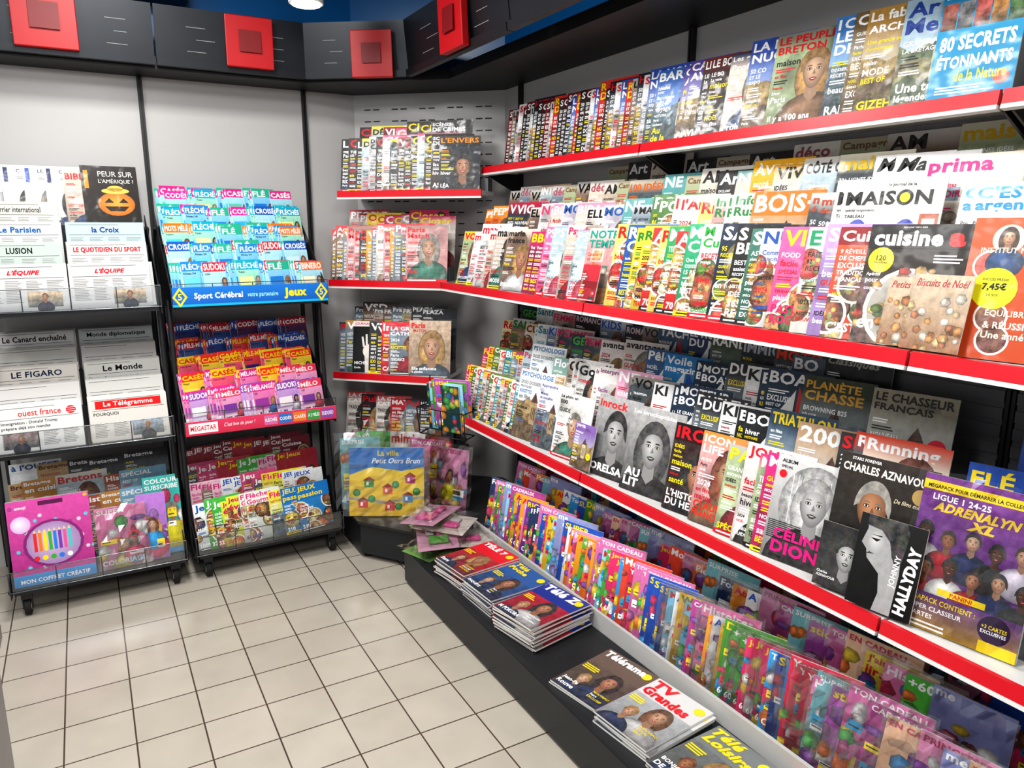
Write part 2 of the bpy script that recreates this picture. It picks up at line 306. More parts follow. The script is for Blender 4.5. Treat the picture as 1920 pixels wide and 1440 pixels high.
# shelf 2
for t,bg,tc,s,e in [("PEP'S",'f08a30',W,'P',{}),('VIC','c02848',W,'P',{}),('ELLE','e8e0da',K,'P',{}),('NOU','f0f0f0','d04070','P',{}),('BIBA','e890b0',W,'P',{}),('MODE','e0d8e8','3060a0','P',{}),('MAISONS','c8ccd0','303030','I',dict(ty=.1)),('POT','507a40',W,'F',{}),("l'Ami",'e8e4d8','d02020','L',dict(sub='jardins')),('Info|Rustica','e8e0d0','208040','P',dict(ty=.1)),('VAN','d0d0cc',K,'P',{}),('INTERIO','c8a890',W,'P',{}),('déco','f0ece4','b06070','I',{}),('AM','e0dcd8','303030','I',{}),('100 IDÉES','d8d0bc','e06820','I',{}),('NE','60a0a0',W,'I',{}),('ÀVIVRE','e0a818',W,'I',{}),('VIVRE','d8a020',K,'I',{}),('CÔTÉ OUEST','d8d4cc','202020','I',dict(big='CORRESPONDANCE')),('maison','e0dcc8','d8b000','I',dict(sub='30+ LIGNES IDÉES|SHOPPING')),('Marie','f0f0f0',K,'I',dict(it=True)),('Campagne','c0b8a0','806040','I',dict(ty=.1)),('Art','303030',W,'D',{}),
  ('VOICI','f8d030',Rd,'P',{}),('maxi','f0f0f0',Rd,'P',dict(sub='FEMME|santé')),('marie-cl','f2eee8',K,'P',dict(sub='MODE')),('marie|france','e8ddd0','202020','P',dict(ty=.09,big='intense')),('BDM','b02060',Y,'T',dict(sub='Votre sérum|défense|éclat')),('PSYCHO','e870a0',W,'P',dict(sub='changer|vie')),('PSYCH','a0b8d0',W,'P',dict(sub='Quel est|intel')),('Psycho.','f0e0e4','e03060','P',dict(sub='CORPS|intérieur')),('RE','f0e070',Rd,'F',dict(sub='Cuisine des|dessert')),('R.|CE','2858a0',W,'F',{}),('RÉG','e8c840','208030','F',{}),('A','e03030',W,'F',dict(big='70')),('MAX','30985a',W,'F',{}),('M|Cuisine','f0f0f0','30a040','F',dict(ty=.1)),('SA','1c2c40',W,'F',dict(sub='95|RECETTES',sc=Y)),('S|BEST OF','181818',W,'F',dict(ty=.12,sub='BEST OF 2024|assiettes',big='365|RECETTES')),('NUTR','e8e8e8','2050a0','F',dict(sub='Comment|DE NOËL',sc='2050a0')),('S','3a7060',W,'F',dict(sub='ASTUCE|plats')),('E','f0f0e8','109060','F',dict(sub='FAIT|82|RECETTES',sc='202020')),('Ciné','202838',W,'D',{})]:
    m(t,t,bg,tc,s,**e)
m('notre','NOTRE|TEMPS','dce8e0','1a9a88','I',sub='Cuisine|DES DÉLICES',sc='e06030',ty=.11,big='beauté',bc='e0407a'); m('maxic','Maxi|Cuisine','2ca070',W,'F',sub='Que la fête|commence|15 RECETTES',ty=.13,big='MERVEILLES',bc=W)
m('vital','VITAL','e85a98',Y,'F',sub='FOOD',big='PAST|ROC',bc='e82060',ty=.16); m('cuisb','Cuisines','e0502c',W,'F',sub='9 RÉVEILLONS|DE CHEFS|EXCLUSIF !|TRADITION|FRANÇAISE',big="C'EST LA",bc=W,ty=.1,tband='8c1c1c'); m('pu','Santé','b090d0',W,'T')
def fcu(c,R,d):
    c.grad(0,0,1,1,'3a2818','181410',1); c.rect(0,0,1,.55,'4a2c18',1.3,.8); q=c.w/c.h
    c.circ(.45,.3,.38,'d8d4cc',1.6); c.circ(.45,.3,.34,'a8a49c',1.7)
    for i in range(60): x,y=R.gauss(.45,.2),R.gauss(.34,.14); y=min(y,.62); r=R.uniform(.03,.085); k=R.choice(['c8863c','e0b060','a05c28','f0d8a0','a82820','587030']); c.soft(x,y,r,r*q*R.uniform(.6,1),dk(k,1.2),dk(k,.5),1.8+i*.035,.7,n=R.choice([5,7,12]))
    c.rect(0,.8,1,1,'14110e',4.2)
    c.txt('cuisine',.05,.82,.62,.13,W,5,b=.04,stretch=1.3); c.txt('a',.72,.82,.2,.11,'e02828',5,b=.05,stretch=1.3); c.circ(.15,.7,.12,Y,4.4); c.txt('120',.15,.695,.2,.045,K,5,'c'); c.txt('recettes',.15,.67,.2,.02,K,5,'c')
    c.txt('tout pour votre table',.3,.965,.5,.02,W,5,b=0); c.lines(.62,.74,.3,3,W,4.4)
    c.txt('Apéritif',.04,.56,.3,.035,W,5); c.txt('pour un',.04,.5,.3,.04,W,5); c.txt('coquilles',.04,.44,.3,.04,W,5); c.txt('en',.04,.12,.2,.08,W,5)
m('cuisine','','2a1c14',W,'F',fn=fcu,w=.245,h=.275)
def fbis(c,R,d):
    c.grad(0,0,1,1,'906848','c8b8a0',1,.3); q=c.w/c.h
    for i in range(26): x,y=R.random(),R.uniform(0,.74); k=R.choice(['c88a48','b07038','d8b880','d4c8b8']); r=R.uniform(.05,.11); c.soft(x,y,r,r*q,dk(k,1.15),dk(k,.55),1.8+i*.06,.7,n=R.choice([5,6,10]))
    c.txt(d['title'],.06,.84,.88,.1,'b02030',4,b=0,it=True,stretch=1.2)
m('petits','Petits biscuits','c89868',W,'F',fn=fbis,w=.12,h=.155,kind='booklet'); m('biscuits','Biscuits de Noël','d8a878',W,'F',fn=fbis,w=.125,h=.165,kind='booklet')
def fsuc(c,R,d):
    c.grad(0,0,1,1,'b84820','c85828',1); c.txt('INSTITUT NATIO',.1,.75,.8,.04,'f8e0c0',4); c.circ(.32,.85,.14,'f0e0c8',2); c.portrait(.32,.86,.06,L=2.3)
    for x,y in ((.3,.3),(.7,.68),(.35,.14),(.75,.3),(.2,.66)): c.circ(x,y,.15,'f0e8e0',2); c.circ(x,y,.13,R.choice(FOODC),2.3,.8)
    c.circ(.28,.5,.2,'e8e81c',3); c.txt('SUCCÈS PRESSE',.28,.555,.33,.022,K,4,'c'); c.txt('7,45€',.28,.48,.37,.06,K,4,'c',b=.04); c.txt('14,90€',.28,.44,.2,.025,K,4,'c',b=0)
    c.txt('ÉQUILIBRE',.25,.3,.7,.06,'f8e8d0',5); c.txt('& RÉUSSITE',.25,.22,.7,.06,'f8e8d0',5); c.txt('Une année',.25,.15,.6,.05,'f8e8d0',5)
m('succes','','b84820',W,'F',fn=fsuc,w=.22,h=.3)
m('argent',"C'EST V|argent",'e8f0f4','0890c8','T',ty=.1,sub='Promos, panier anti-inflation',sc=K); m('prima','prima','e4dace','e0308a','I',sub='Spécial Fêtes',sc='c02060',ty=.17,w=.24)
def fmai(c,R,d):
    c.grad(0,0,1,1,'c8c4bc','e4e2dc',1); c.rect(0,.0,1,.3,'b8a890',1.3,.3); c.txt('le journal de la',.45,.93,.4,.035,'303030',4)
    c.txt('MAIS',.04,.78,.5,.12,'181818',4,b=.03,stretch=1.4); c.circ(.63,.84,.08,'181818',4); c.circ(.63,.84,.05,'f0e020',4.4); c.txt('N',.73,.78,.16,.12,'181818',4,b=.03,stretch=1.4)
    c.txt('spécial rangements',.05,.72,.5,.03,'303030',4); c.soft(.45,.36,.33,.13,'2048d8','1830a0',2,.1); c.soft(.2,.5,.12,.16,'2850e0','1830a0',2.2,.1); c.soft(.68,.5,.12,.16,'2850e0','1830a0',2.3,.1)
    c.rect(.8,.2,.98,.7,'b05838',2,.2); c.rect(.83,.5,.95,.66,'e8e0d0',2.2); c.rect(.83,.26,.95,.44,'d0a040',2.2,.4); c.txt('TABLEAU',.05,.67,.3,.03,'303030',4)
m('MAISONb','MAISON','e6e4dc','181818','I',fn=fmai,w=.25,h=.3); m('bois','BOIS+','c8843c',W,'L',ty=.19,w=.22,tband='d07818',big='FAIRE AVEC VOTRE'); m('ecolo','mais|écolog','dcd8d0','b04020','I',ty=.08,sub='50 VOISINS')
m('redbox','','c02838',W,'T',w=.1,h=.13,kind='booklet')
# shelf 3
for t,bg,tc,s,e in [('Réb','f0e0b0',Rd,'F',{}),('SAN','e0e8e0','208040','P',{}),('GEO','203040','50c040','L',{}),('CUIS','d8c8b0','802020','F',{}),('Santé','e0e8e4','3a8aa0','L',dict(sub='bienvenue')),('avantages','e8e0dc',K,'P',dict(ty=.11)),('FEMMES','c8b8b0','e03070','P',dict(ty=.12)),('KIDS','e8f0f8','3060c0','P',{}),('ROMANCE','28304a','e0c8d0','D',dict(ty=.1)),('YACHT','3a5a78',W,'B',dict(sub='MARINE')),('LE MONDE|DU MUL','1c3a68',W,'B',dict(ty=.1)),('RANDO','3a5030',W,'L',{}),('IMMIGR','28384a','c0c8d0','D',{}),('Classiques','181c20','a8a8a0','D',dict(ty=.1,it=True)),('BO','506070',W,'L',{}),('Pêle','38608a',W,'B',{}),('Voile|magazine','2080c0',W,'B',dict(ty=.11)),('MOTEUR|BOAT','1c3048',W,'B',dict(ty=.1,sub='LE GRAND DÉBAT')),('DUPLEX','282c30',W,'L',{}),('BOATS','203850',W,'B',{}),('PLANÈTE|CHASSE','384030','e8b040','L',dict(ty=.1,sub='BROWNING B25|RÉUSSIR',big='DU LUXE')),('LE CHASSEUR|FRANÇAIS','9a9480','302c24','L',dict(ty=.08)),('MOTO','303438','e84020','L',dict(ty=.12)),('PINK','181820','e060a0','D',{}),
  ('KI','e8e8e8','2a2a2a','B',dict(ty=.12)),('BOA','181c20',W,'B',dict(ty=.12)),('TRIATHLON','304860',Y,'L',dict(ty=.12)),('200','b89878',W,'L',dict(ty=.16)),('SPORT','303030',Rd,'P',{}),('Running','e84828',W,'P',dict(ty=.14,sub='SPÉCIAL|MARATHON')),('FLÉ','1a4aa0',Y,'Z',dict(ty=.14,sub='Pause')),("Flow",'88a8a0',W,'I',{}),('Good!','e8e8e4','202020','P',dict(ty=.16)),('Interpréter','e8e4e0','8a4080','P',dict(ty=.08,sub='le langage|du corps')),('Psy','c0d8e0','d04060','P',{}),('NEW','e0a8c0',W,'P',{}),('VOGUE','a8a098',K,'P',{})]:
    m(t,t,bg,tc,s,**e)
for i,(t,bg,tc) in enumerate([('Femme','c04060',Y),('ELLE','f0d040',Rd),('Coup','608040',W),('Gala','e8d8d0',Rd),('Bien','40a0b0',W)]): m('w%d'%i,t,bg,tc,'P',h=.24,w=.17)
m('psychologie','PSYCHOLOGIE','e8eef0','4a7ab0','L',sub='DOSS DOSSIERS|PRATIQUES',sc='707070',ty=.07,w=.22,h=.3); m('appr','Apprendre','dcdce8','6a70a0','L',ty=.06,sub='Mieux|se connaître',sc='505080'); m('philo','La philo en|500','f4f4f0',K,'P',ty=.06)
m('yoga','yoga','8060a8',W,'L',ty=.09,w=.12,h=.17,kind='booklet',sub='initiation')
def bw(c,R,d):
    c.grad(0,0,1,1,'3a3a3a','b0b0b0' if d['bg']!='161616' else '202020',1,.25)
    c.portrait(d.get('px',.5),.55,.24,'c8c8c8',d['bc'],'303030',long=(d['st']=='P'))
    t=d['title'].split('|'); y=.95
    for k in t: c.txt(k,.04,y-d['ty'],.92,d['ty'],d['tc'],5,b=.03,stretch=1.3); y-=d['ty']+.015
    if d['big']:
        B=d['big'].split('|'); y=.06+.115*(len(B)-1)
        for k in B: c.txt(k,.06,y,.88,.1,d['sc'],5.4,b=.04,stretch=1.2); y-=.115
    if d['sub']:
        y=.2
        for k in d['sub'].split('|'): c.txt(k,.05,y,.5,.04,'f0f0f0',5.2); y-=.06
m('inr','inrock','686868','f03030','D',fn=bw,w=.22,h=.3,bc='1c1c1c',ty=.1,big='ORELSAN',sc=W); m('inr2','Les Inrockuptibles','909090',W,'P',fn=bw,w=.23,h=.3,bc='484848',ty=.06,big='AU|LIT',sc=W)
m('iron','IRO','1c1814',Rd,'D',fn=None,big="L'HISTOIRE|DU HEAVY",h=.3); m('icon','ICON|LIFE','f0902c',W,'P',big='CLAUDE|FRANÇOIS',bc='f03010',ty=.09,h=.3)
m('pag','PAG','b8b8b4',Y,'P',sub='GRAND|entretien',big='SPÉCIAL',bc=Y,h=.29); m('jo','JOHN','d8d0cc',Rd,'P',sub='Raphaël|Quenard'); m('mg','Mag','d82878',W,'P')
def fcel(c,R,d):
    c.grad(0,0,1,1,'787878','d0d0d0',1,.1); c.soft(.55,.56,.44,.4,'f0f0f0','808080',1.6,.6); c.portrait(.55,.6,.2,'c8c8c8','b8b8b8','303030',2,True)
    for i in range(14):
        x=.25+.045*i
        if abs(x-.55)>.14: c.poly([(x,.38),(x+.012,.38),(x+.03*math.sin(i),.85),(x-.01+.03*math.sin(i),.85)],R.choice(['d8d8d8','707070','b8b8b8']),1.9,.3)
    c.txt('ALBUM',.06,.93,.3,.035,K,5); c.circ(.1,.82,.05,Rd,4); c.txt('SPÉCIAL',.06,.88,.3,.03,K,5)
    for i in range(10): c.rect(.03,.36-.018*i,.45+.01*i,.368-.018*i,'181818',4)
    c.txt('CÉLINE',.12,.21,.84,.12,'e01880',5.4,b=.04,stretch=1.2); c.txt('DION',.12,.07,.6,.12,'e01880',5.4,b=.04,stretch=1.2); c.txt("L'ICÔNE",.12,.025,.3,.03,K,5.4)
m('cel','','b8b8b8',K,'P',fn=fcel,w=.24,h=.31)
def fazn(c,R,d):
    c.grad(0,0,1,1,'101010','302822',1,.1); c.portrait(.42,.64,.165,'c08860','a8a49c','4a3424',2,False); c.txt('STARS FOREVER',.12,.955,.5,.022,W,5); c.txt('CHARLES AZNAVOUR',.04,.87,.92,.06,'f0e8e0',5,b=.03,stretch=1.2)
    c.txt('De films oubliés',.62,.72,.33,.03,'f0e0c0',5,it=True,b=0); c.txt('SA VIE SON',.66,.56,.3,.035,W,5); c.txt('ŒUVRE',.7,.51,.25,.035,W,5); c.circ(.86,.8,.08,'b89858',4); c.lines(.05,.4,.2,4,W,5)
m('azn','','202020',W,'D',fn=fazn,w=.24,h=.34)
m('azn2','','161616',W,'D',fn=bw,w=.15,h=.165,bc='202020',ty=.04,sub='Charles|AZNAVOUR',sc=W)
def fjoh(c,R,d):
    c.grad(0,0,1,1,'0c0c0c','1e1e1e',1)
    c.poly([(.12,1),(.14,.84),(.08,.68),(.17,.62),(.2,.53),(.3,.47),(.42,.4),(.47,.2),(.42,0),(.7,0),(.72,.45),(.7,.6),(.7,.9),(.6,1)],'a0a0a0',2,.15)
    c.soft(.3,.72,.13,.13,'d0d0d0','a0a0a0',2.1,.05)
    c.poly([(.12,1),(.12,.88),(.35,.86),(.5,.76),(.56,.62),(.66,.5),(.72,.6),(.76,.9),(.7,1)],'242424',2.4,.6); c.poly([(.2,.755),(.36,.76),(.3,.725)],'181818',2.6); c.poly([(.19,.79),(.38,.8),(.36,.785)],'202020',2.6); c.poly([(.17,.57),(.3,.59),(.22,.6)],'383838',2.6)
    c.txt('JOHNNY',.7,.3,.55,.08,W,4,rot=86,b=.02); c.txt('HALLYDAY',.9,.05,1.05,.12,W,4,rot=86,b=.05)
m('joh','','181818',W,'D',fn=fjoh,w=.155,h=.222)
def fadr(c,R,d):
    c.grad(0,0,1,1,'3a1a58','803098',1,.3)
    c.rect(0,.9,1,.96,Y,2); c.txt('MEGAPACK POUR DÉMARRER LA COLLECTION !',.04,.913,.92,.03,K,4)
    c.txt('LIGUE 1 24-25',.1,.84,.6,.04,W,6,b=.03); c.txt('ADRENALYN',.12,.77,.72,.06,'f0d040',6,b=.05,it=True,stretch=1.3); c.txt('XL',.42,.7,.25,.06,'f0d040',6,b=.06,it=True,stretch=1.4)
    cl=['f0f0f0','a81828','203060','202020','d8d0e8','901020']
    for i in range(10):
        x=.1+.2*(i%5)+.06*(i//5); y=.63-.2*(i//5)-.03*(i%2); c.portrait(x,y,.058,SKINS[(i*3)%4] if i%3 else '6a4430',['181410','3a2416','181410'][i%3],cl[i%6],2+i*.14,False)
    c.grad(0,0,1,.24,'a88420','603080',6,.2); c.rect(.3,.25,.7,.29,Y,6.2); c.txt('PANINI',.5,.255,.3,.028,Rd,6.6,'c'); c.txt('MEGAPACK CONTIENT :',.04,.18,.6,.035,Y,6.6)
    c.txt('1 SUPER CLASSEUR',.04,.13,.5,.03,W,6.6); c.txt('5 CARTES',.04,.08,.4,.03,W,6.6); c.circ(.8,.15,.13,'301040',6.4); c.txt('+3 CARTES',.8,.15,.2,.025,Y,6.8,'c'); c.txt('EXCLUSIVES',.8,.12,.2,.022,W,6.8,'c')
    c.rect(.7,.0,1,.07,Y,6.5); c.lines(.04,.04,.6,2,W,6.6)
m('adr','','5a2478',W,'K',fn=fadr,w=.25,h=.37,th=.012,kind='sticker_album_pack',lab='purple wrapped football card album pack on lower red-railed shelf')
# corner
for t,bg,tc,s,e in [("L'IN",'202020',W,'P',{}),('CRI','282828',Rd,'D',dict(sub='TUEUR|LES')),('DÉTE','f0e030',K,'P',dict(sub='NOU|LE')),('DÉT|CTIV','c8c8c8',K,'D',dict(ty=.09)),('C&','d83070',W,'P',{}),('VICE','a02030',W,'D',{}),('CRIME','181818',Y,'D',{}),('SCÈNES|DE CRIMES','202022',W,'D',dict(ty=.07,big='ASE')),("L'ENVERS",'4a4038','e89020','D',dict(ty=.1,big='LÉA')),
  ('PEOPLE','b02040',W,'P',{}),('Oooh','f0d840','e02060','P',{}),('Closer','e83070',Y,'P',{}),('Clo','c83060',W,'P',{}),('Actu|Paris','d83848',W,'P',dict(ty=.08)),('Paris','c82030',W,'P',dict(ty=.12)),('Paris|Match','988078',Rd,'P',dict(ty=.09)),('Histoires|vécues','d8d0d0',Rd,'P',dict(ty=.06)),('Voi','c89030',W,'P',{}),
  ('France','303c50',W,'P',dict(ty=.08)),('FRANCE','502830',W,'P',dict(ty=.08)),('PLAZA','202830',W,'D',dict(ty=.08)),('Public','202428',Rd,'P',{}),('Int','d82838',W,'T',dict(big='CATHERINE')),('VSD','303030',W,'P',{}),('MATCH','c02030',W,'P',dict(ty=.1)),('LA GR|CATHE','c82838',W,'P',dict(ty=.08)),('HARRY','1c2030',W,'P',dict(sub='ET MEGHAN',big='CETTE FOIS',bc=Y,ty=.06))]:
    m(t,t,bg,tc,s,**e)
def fjou(c,R,d):
    c.grad(0,0,1,1,'0a0a0a','141414',1); c.rect(0,.9,1,1,'e8e8e8',2); c.txt('JOURNAL',.05,.915,.6,.065,Rd,4)
    c.ell(.42,.42,.15,.13,'e4ddd6',3,.1)
    for i,(x,l) in enumerate(((.3,.2),(.38,.25),(.46,.24),(.54,.18))): c.poly([(x-.03,.5),(x+.03,.5),(x+.025+(i-1.5)*.03,.5+l),(x-.025+(i-1.5)*.03,.5+l)],'e4ddd6',3.1,.1)
    c.poly([(.52,.36),(.58,.4),(.72,.54),(.67,.57),(.54,.48)],'e4ddd6',3.2,.1); c.poly([(.34,.0),(.5,.0),(.52,.34),(.32,.34)],'d8d0c8',2.9,.1)
    c.txt('MICHEL BLANC',.05,.16,.8,.06,W,5); c.txt('Étoile',.05,.08,.4,.05,W,5)
m('jou','','141414',Rd,'D',fn=fjou)
def fpam(c,R,d):
    c.grad(0,0,1,1,'8a7460','c8b098',1,.4); c.portrait(.55,.52,.24,'dcae90','b08850','5a6a78',2,True); c.txt('Paris',.05,.86,.5,.1,Rd,5,b=.04); c.txt('MATCH',.1,.79,.4,.05,Rd,5)
    c.txt('Elle enflamme',.08,.1,.8,.06,W,5); c.txt('la planète',.08,.04,.6,.05,W,5)
m('pam','','a89080',Rd,'P',fn=fpam,w=.22)
# puzzles
pz=dict(kind='puzzle_magazine',w=.125,h=.185,th=.0025)
for i,(t,bg,tc,sc) in enumerate([('CODÉS','e0309a',W,'40b0e0'),('FLÉCHÉS','10a8c8',W,'e8f4a0'),('FLÉCHÉS','2888d0',W,'70d0f0'),('CROISÉS','2060b8',W,'c8e8f8'),('CASÉS','d8308a',W,'60c8b0'),('MOTS MÊLÉS','f07820',W,'50c8d0'),('FLÉ','30b090',W,'2080d0'),('SUDOKU','d82838',W,'b0e0f0'),('BINERO','e87838',W,'f8f0d0')]): m('pa%d'%i,t,['a8dcec','a0e0c8','88c8ec','b0e0e8'][i%4],tc,'Z',sc=sc,ty=.17,tband=bg,sub=['','Tonic','Niveau 3/4','','','Cryptos','','Little',''][i],**pz)
for i,(t,bg,tc,sc) in enumerate([('PÊLE-MÊLE','c02838',W,'2060b0'),('FLÉCHÉS','2858b0',W,'e04050'),('CODÉS','a82840',W,'3070c0'),('PÊLE-MÊLE','e04838',Y,'203080'),('CASÉS','f0d020',Rd,'f06090'),('MÉLANGÉS','d83090',W,'a040a0'),('SUDOKU','9a50b0',W,'f8f0f0'),('CASÉS','f03828',Y,'f8e060'),('MÉLO','e84060',W,'8040a0')]): m('pb%d'%i,t,['3a5a98','283c80','5a3060','d84050','f06080','e880b8','c8a0d8','f8d040','e8a0c8'][i],tc,'Z',sc=sc,ty=.15,tband=bg,sub=['Bonheur','Zen','84','Evasion','Coup de cœur','150','','Plaisir','100'][i],**pz)
pj=dict(kind='puzzle_magazine',w=.17,h=.23,th=.003)
for i,(t,bg,tc,s,e) in enumerate([('JEUX','902030',W,'Z',{}),('Jeux','b03040',Y,'Z',{}),('Jeu','c84878',W,'P',{}),('Jeux|Cuisine','802838',W,'F',dict(ty=.09)),('JEUX','e8e8e8','2060c0','F',dict(big='241')),('Jeux|évasion','d8e040','d02060','F',dict(ty=.12,big='200',bc='d02030')),('Flèches|Gourmand','e0e8e0','e03080','F',dict(ty=.1,big='6000',bc='204080',tband='e8f0e8')),('Fléchés','e8c0d0','d03080','P',dict(ty=.12)),('JEUX|passion','2888c8',Y,'F',dict(ty=.13,big='210',bc=W,tband='1c78c0')),('Jeu','e8f0f8','2060b0','F',dict(big='100%',ty=.16)),('Jeux','48b048',W,'F',dict(big='32',ty=.16)),('Fléchés','e8e030','e02878','L',dict(ty=.12,big='210',bc='2060b0'))]): m('pj%d'%i,t,bg,tc,s,**e,**pj)
# newspapers
def fnp(c,R,d):
    c.rect(0,0,1,1,d['bg'],1)
    if d['tb']: c.rect(.08,.77,.92,.96,d['tb'],2)
    c.txt(d['title'],.5,.79,d['ty'],.14,d['tc'],4,'c',b=d['b'],it=d['it'],stretch=1.1)
    if d['title']=='ouest france':
        c.ell(.87,.85,.06,.09,Rd,3.6)
        for i in range(3): c.rect(.82,.8+i*.045,.92,.812+i*.045,'d4d4d2',4)
    c.rect(.04,.73,.96,.74,'404040',2); c.lines(.04,.975,.92,1,'505050',2,.01,.02,R)
    if d['big']:
        for i,t in enumerate(d['big'].split('|')): c.txt(t,.05,.6-.11*i,.8,.085,'181818',4,b=.01)
    for col in range(4):
        y=.4 if d['big'] else .66
        c.lines(.05+col*.235,y,.2,9 if d['big'] else 14,'848482',2.5,.013,.036,R)
    x=R.choice([.06,.3,.52]); c.grad(x,.08,x+.4,.42,'505a58',R.choice(['a89a90','8898a8','b8a080','907878']),3,.7); c.portrait(x+.2,.3,.08,R.choice(SKINS),R.choice(HAIRS),'303848',3.3,False)
nw=dict(kind='newspaper',fn=fnp,w=.305,h=.185,th=.022)
for k,t,bg,tc,e in [('n1',"L'ÉQUIPE",'bfbfbe',Rd,dict(it=True,b=.04,ty=.5)),('n2','LE QUOTIDIEN DU SPORT','ccc9c4',Rd,dict(b=.04,ty=.85)),('n3','LUSION','b0bcb6','202020',dict(ty=.3)),('n4','Courrier international','cecdc4',K,dict(b=.01,ty=.6)),('n5','la Croix','b0c8d0','204080',dict(ty=.35)),('n6','Le Parisien','c8c8c8','2060a0',dict(ty=.5)),('n7','ouest france','d4d4d2','d02828',dict(b=.01,big='Immigration : Donald Trump|prépare déjà son mandat',ty=.5)),('n8','Le Télégramme','d0ccc6',W,dict(tband='e02828',b=.01,big='POURQUOI',ty=.7)),('n9','LE FIGARO','ccc8c2','142440',dict(b=.02,big='',ty=.65)),('n10','Le Monde','c4c4c0',K,dict(b=.02,big='Éducation : Genetet ranime le choc des savoirs',ty=.6)),('n11','Le Canard enchaîné','cecece',K,dict(b=.02,big='Macron : "Ma promesse',ty=.8)),('n12','Monde diplomatique','b8bebe',K,dict(b=.02,ty=.8)),('n13','','c4c4c0','803030',dict(ty=.35)),('n14','','c8c6c4',K,dict(ty=.35,big=''))]:
    m(k,t,bg,tc,'N',lab=None,**{**nw,**e})
STY['N']='printed columns and small photo'
m('blanc','BLANC|BEUR','f0f0f0',K,'T',sub='ECTIF',ty=.1,h=.26,w=.19)
def fun(c,R,d):
    c.grad(0,0,1,1,'d4d6d8','e8eaec',1); c.txt('1',.05,.72,.22,.24,d['tc'],4,b=.05); c.txt(d['title'],.3,.88,.5,.06,'303030',4); c.lines(.3,.8,.5,2,'707070',3); c.portrait(.55,.4,.18,R.choice(SKINS),R.choice(HAIRS),'305070',2); c.txt('LE MAL',.08,.08,.6,.06,d['tc'],5)
m('un','C','e0e4e8','182860','T',fn=fun,h=.26,w=.19); m('un2','LES','e0e4e8','3858b0','T',fn=fun,h=.26,w=.19)
def fpeur(c,R,d):
    c.grad(0,0,1,1,'18110e','241a16',1); c.txt('1',.05,.62,.2,.3,'f09020',4,b=.03); c.txt('PEUR SUR',.3,.82,.62,.09,'f0f0e8',4,b=0); c.txt("L'AMÉRIQUE ?",.3,.7,.64,.09,'f0f0e8',4,b=0)
    c.soft(.58,.36,.33,.2,'f8a830','c06808',2,.1,ox=0,oy=.1)
    for x in (.45,.71): c.poly([(x-.09,.38),(x+.09,.38),(x,.46)],'301808',3)
    c.poly([(.36,.32),(.8,.32),(.71,.24),(.45,.24)],'301808',3); c.ell(.58,.58,.25,.05,'e8c050',2.6); c.ell(.58,.62,.14,.05,'e8c050',2.6)
m('peur','','1c1412',W,'D',fn=fpeur,w=.23,h=.27); m('bible','BIBLIOGR','c8b8a8',Rd,'P',ty=.12,w=.19,h=.24)
for k,t,bg,tc,s,e in [('b1',"à l'OUEST",'e8ecf0','1860a0','L',dict(ty=.1)),('b2','Bretagne','c0a070','602818','L',dict(ty=.1)),('b3','Bretons','d8d4c8','c02020','P',dict(ty=.12)),('b4','Bretagne','202428',W,'L',dict(ty=.1)),('b5','SPÉCIAL','78a8c0',W,'L',dict(ty=.1)),('b6','Histoire','a05030',W,'L',dict(ty=.1)),('b7','Breta','2858a0',W,'L',{}),('b8','Bretagne|en cuisine','b8843c',W,'F',dict(ty=.08))]: m(k,t,bg,tc,s,w=.2,h=.25,**e)
# kids
kd=dict(kind='childrens_magazine',w=.19,h=.24,th=.005)
kids=[('Jeux','e03070',Y),('Wakou','f0c020','208040'),('Toupie','3098d8',W),('Picoti','f08020',W),('+60','50b040',W),('stickers','b050b0',Y),('Abricot','f4a020',Rd),('Mon','e84a30',W),('J\'aime|lire','f0e020',Rd),('SUPER','2050b0',Y),('Toboggan','28a0a0',W),('Youpi','c83050',W),('Mes','8ad0f0',Rd),('A B C','e8e8e8','2060c0'),('RIGOLO','7038a0',Y),('Histoires','e888b8',W),('Dino','489030',Y),('Foot','203860',W)]
for i,(t,bg,tc) in enumerate(kids): m('k%d'%i,t,bg,tc,'K',ty=.1,big=['60 STICKERS','','COLORIAGE',''][i%4],bc=W,**kd)
for i,(t,bg,tc,b) in enumerate([('TON CADEAU','d070a8',W,''),('EN CADEAU','e8c0a0','d04070','ta surprise'),('PRINCESSES','d890b8','b02060','magique'),('CADEAUX','b04890',W,'POUR TOI !'),('SURPRISE','78b8c0',W,''),('me','9098c8',W,'')]): m('kp%d'%i,t,bg,tc,'K',ty=.06,big=b,bc='d03080',kind='childrens_magazine',w=.2,h=.26,th=.006)
def fflo(c,R,d):
    c.grad(0,0,1,1,'103838','184848',1)
    for i in range(40): k=R.choice(['e83870','f8a030','50b860','3080c0','f8e060','a8d850','f070a0']); x,y=R.random(),R.random(); r=R.uniform(.05,.12); c.soft(x,y,r,r*.8,k,dk(k,.5),1.5+i*.05,.2,n=9)
m('flora','','184848',W,'K',fn=fflo,**kd)
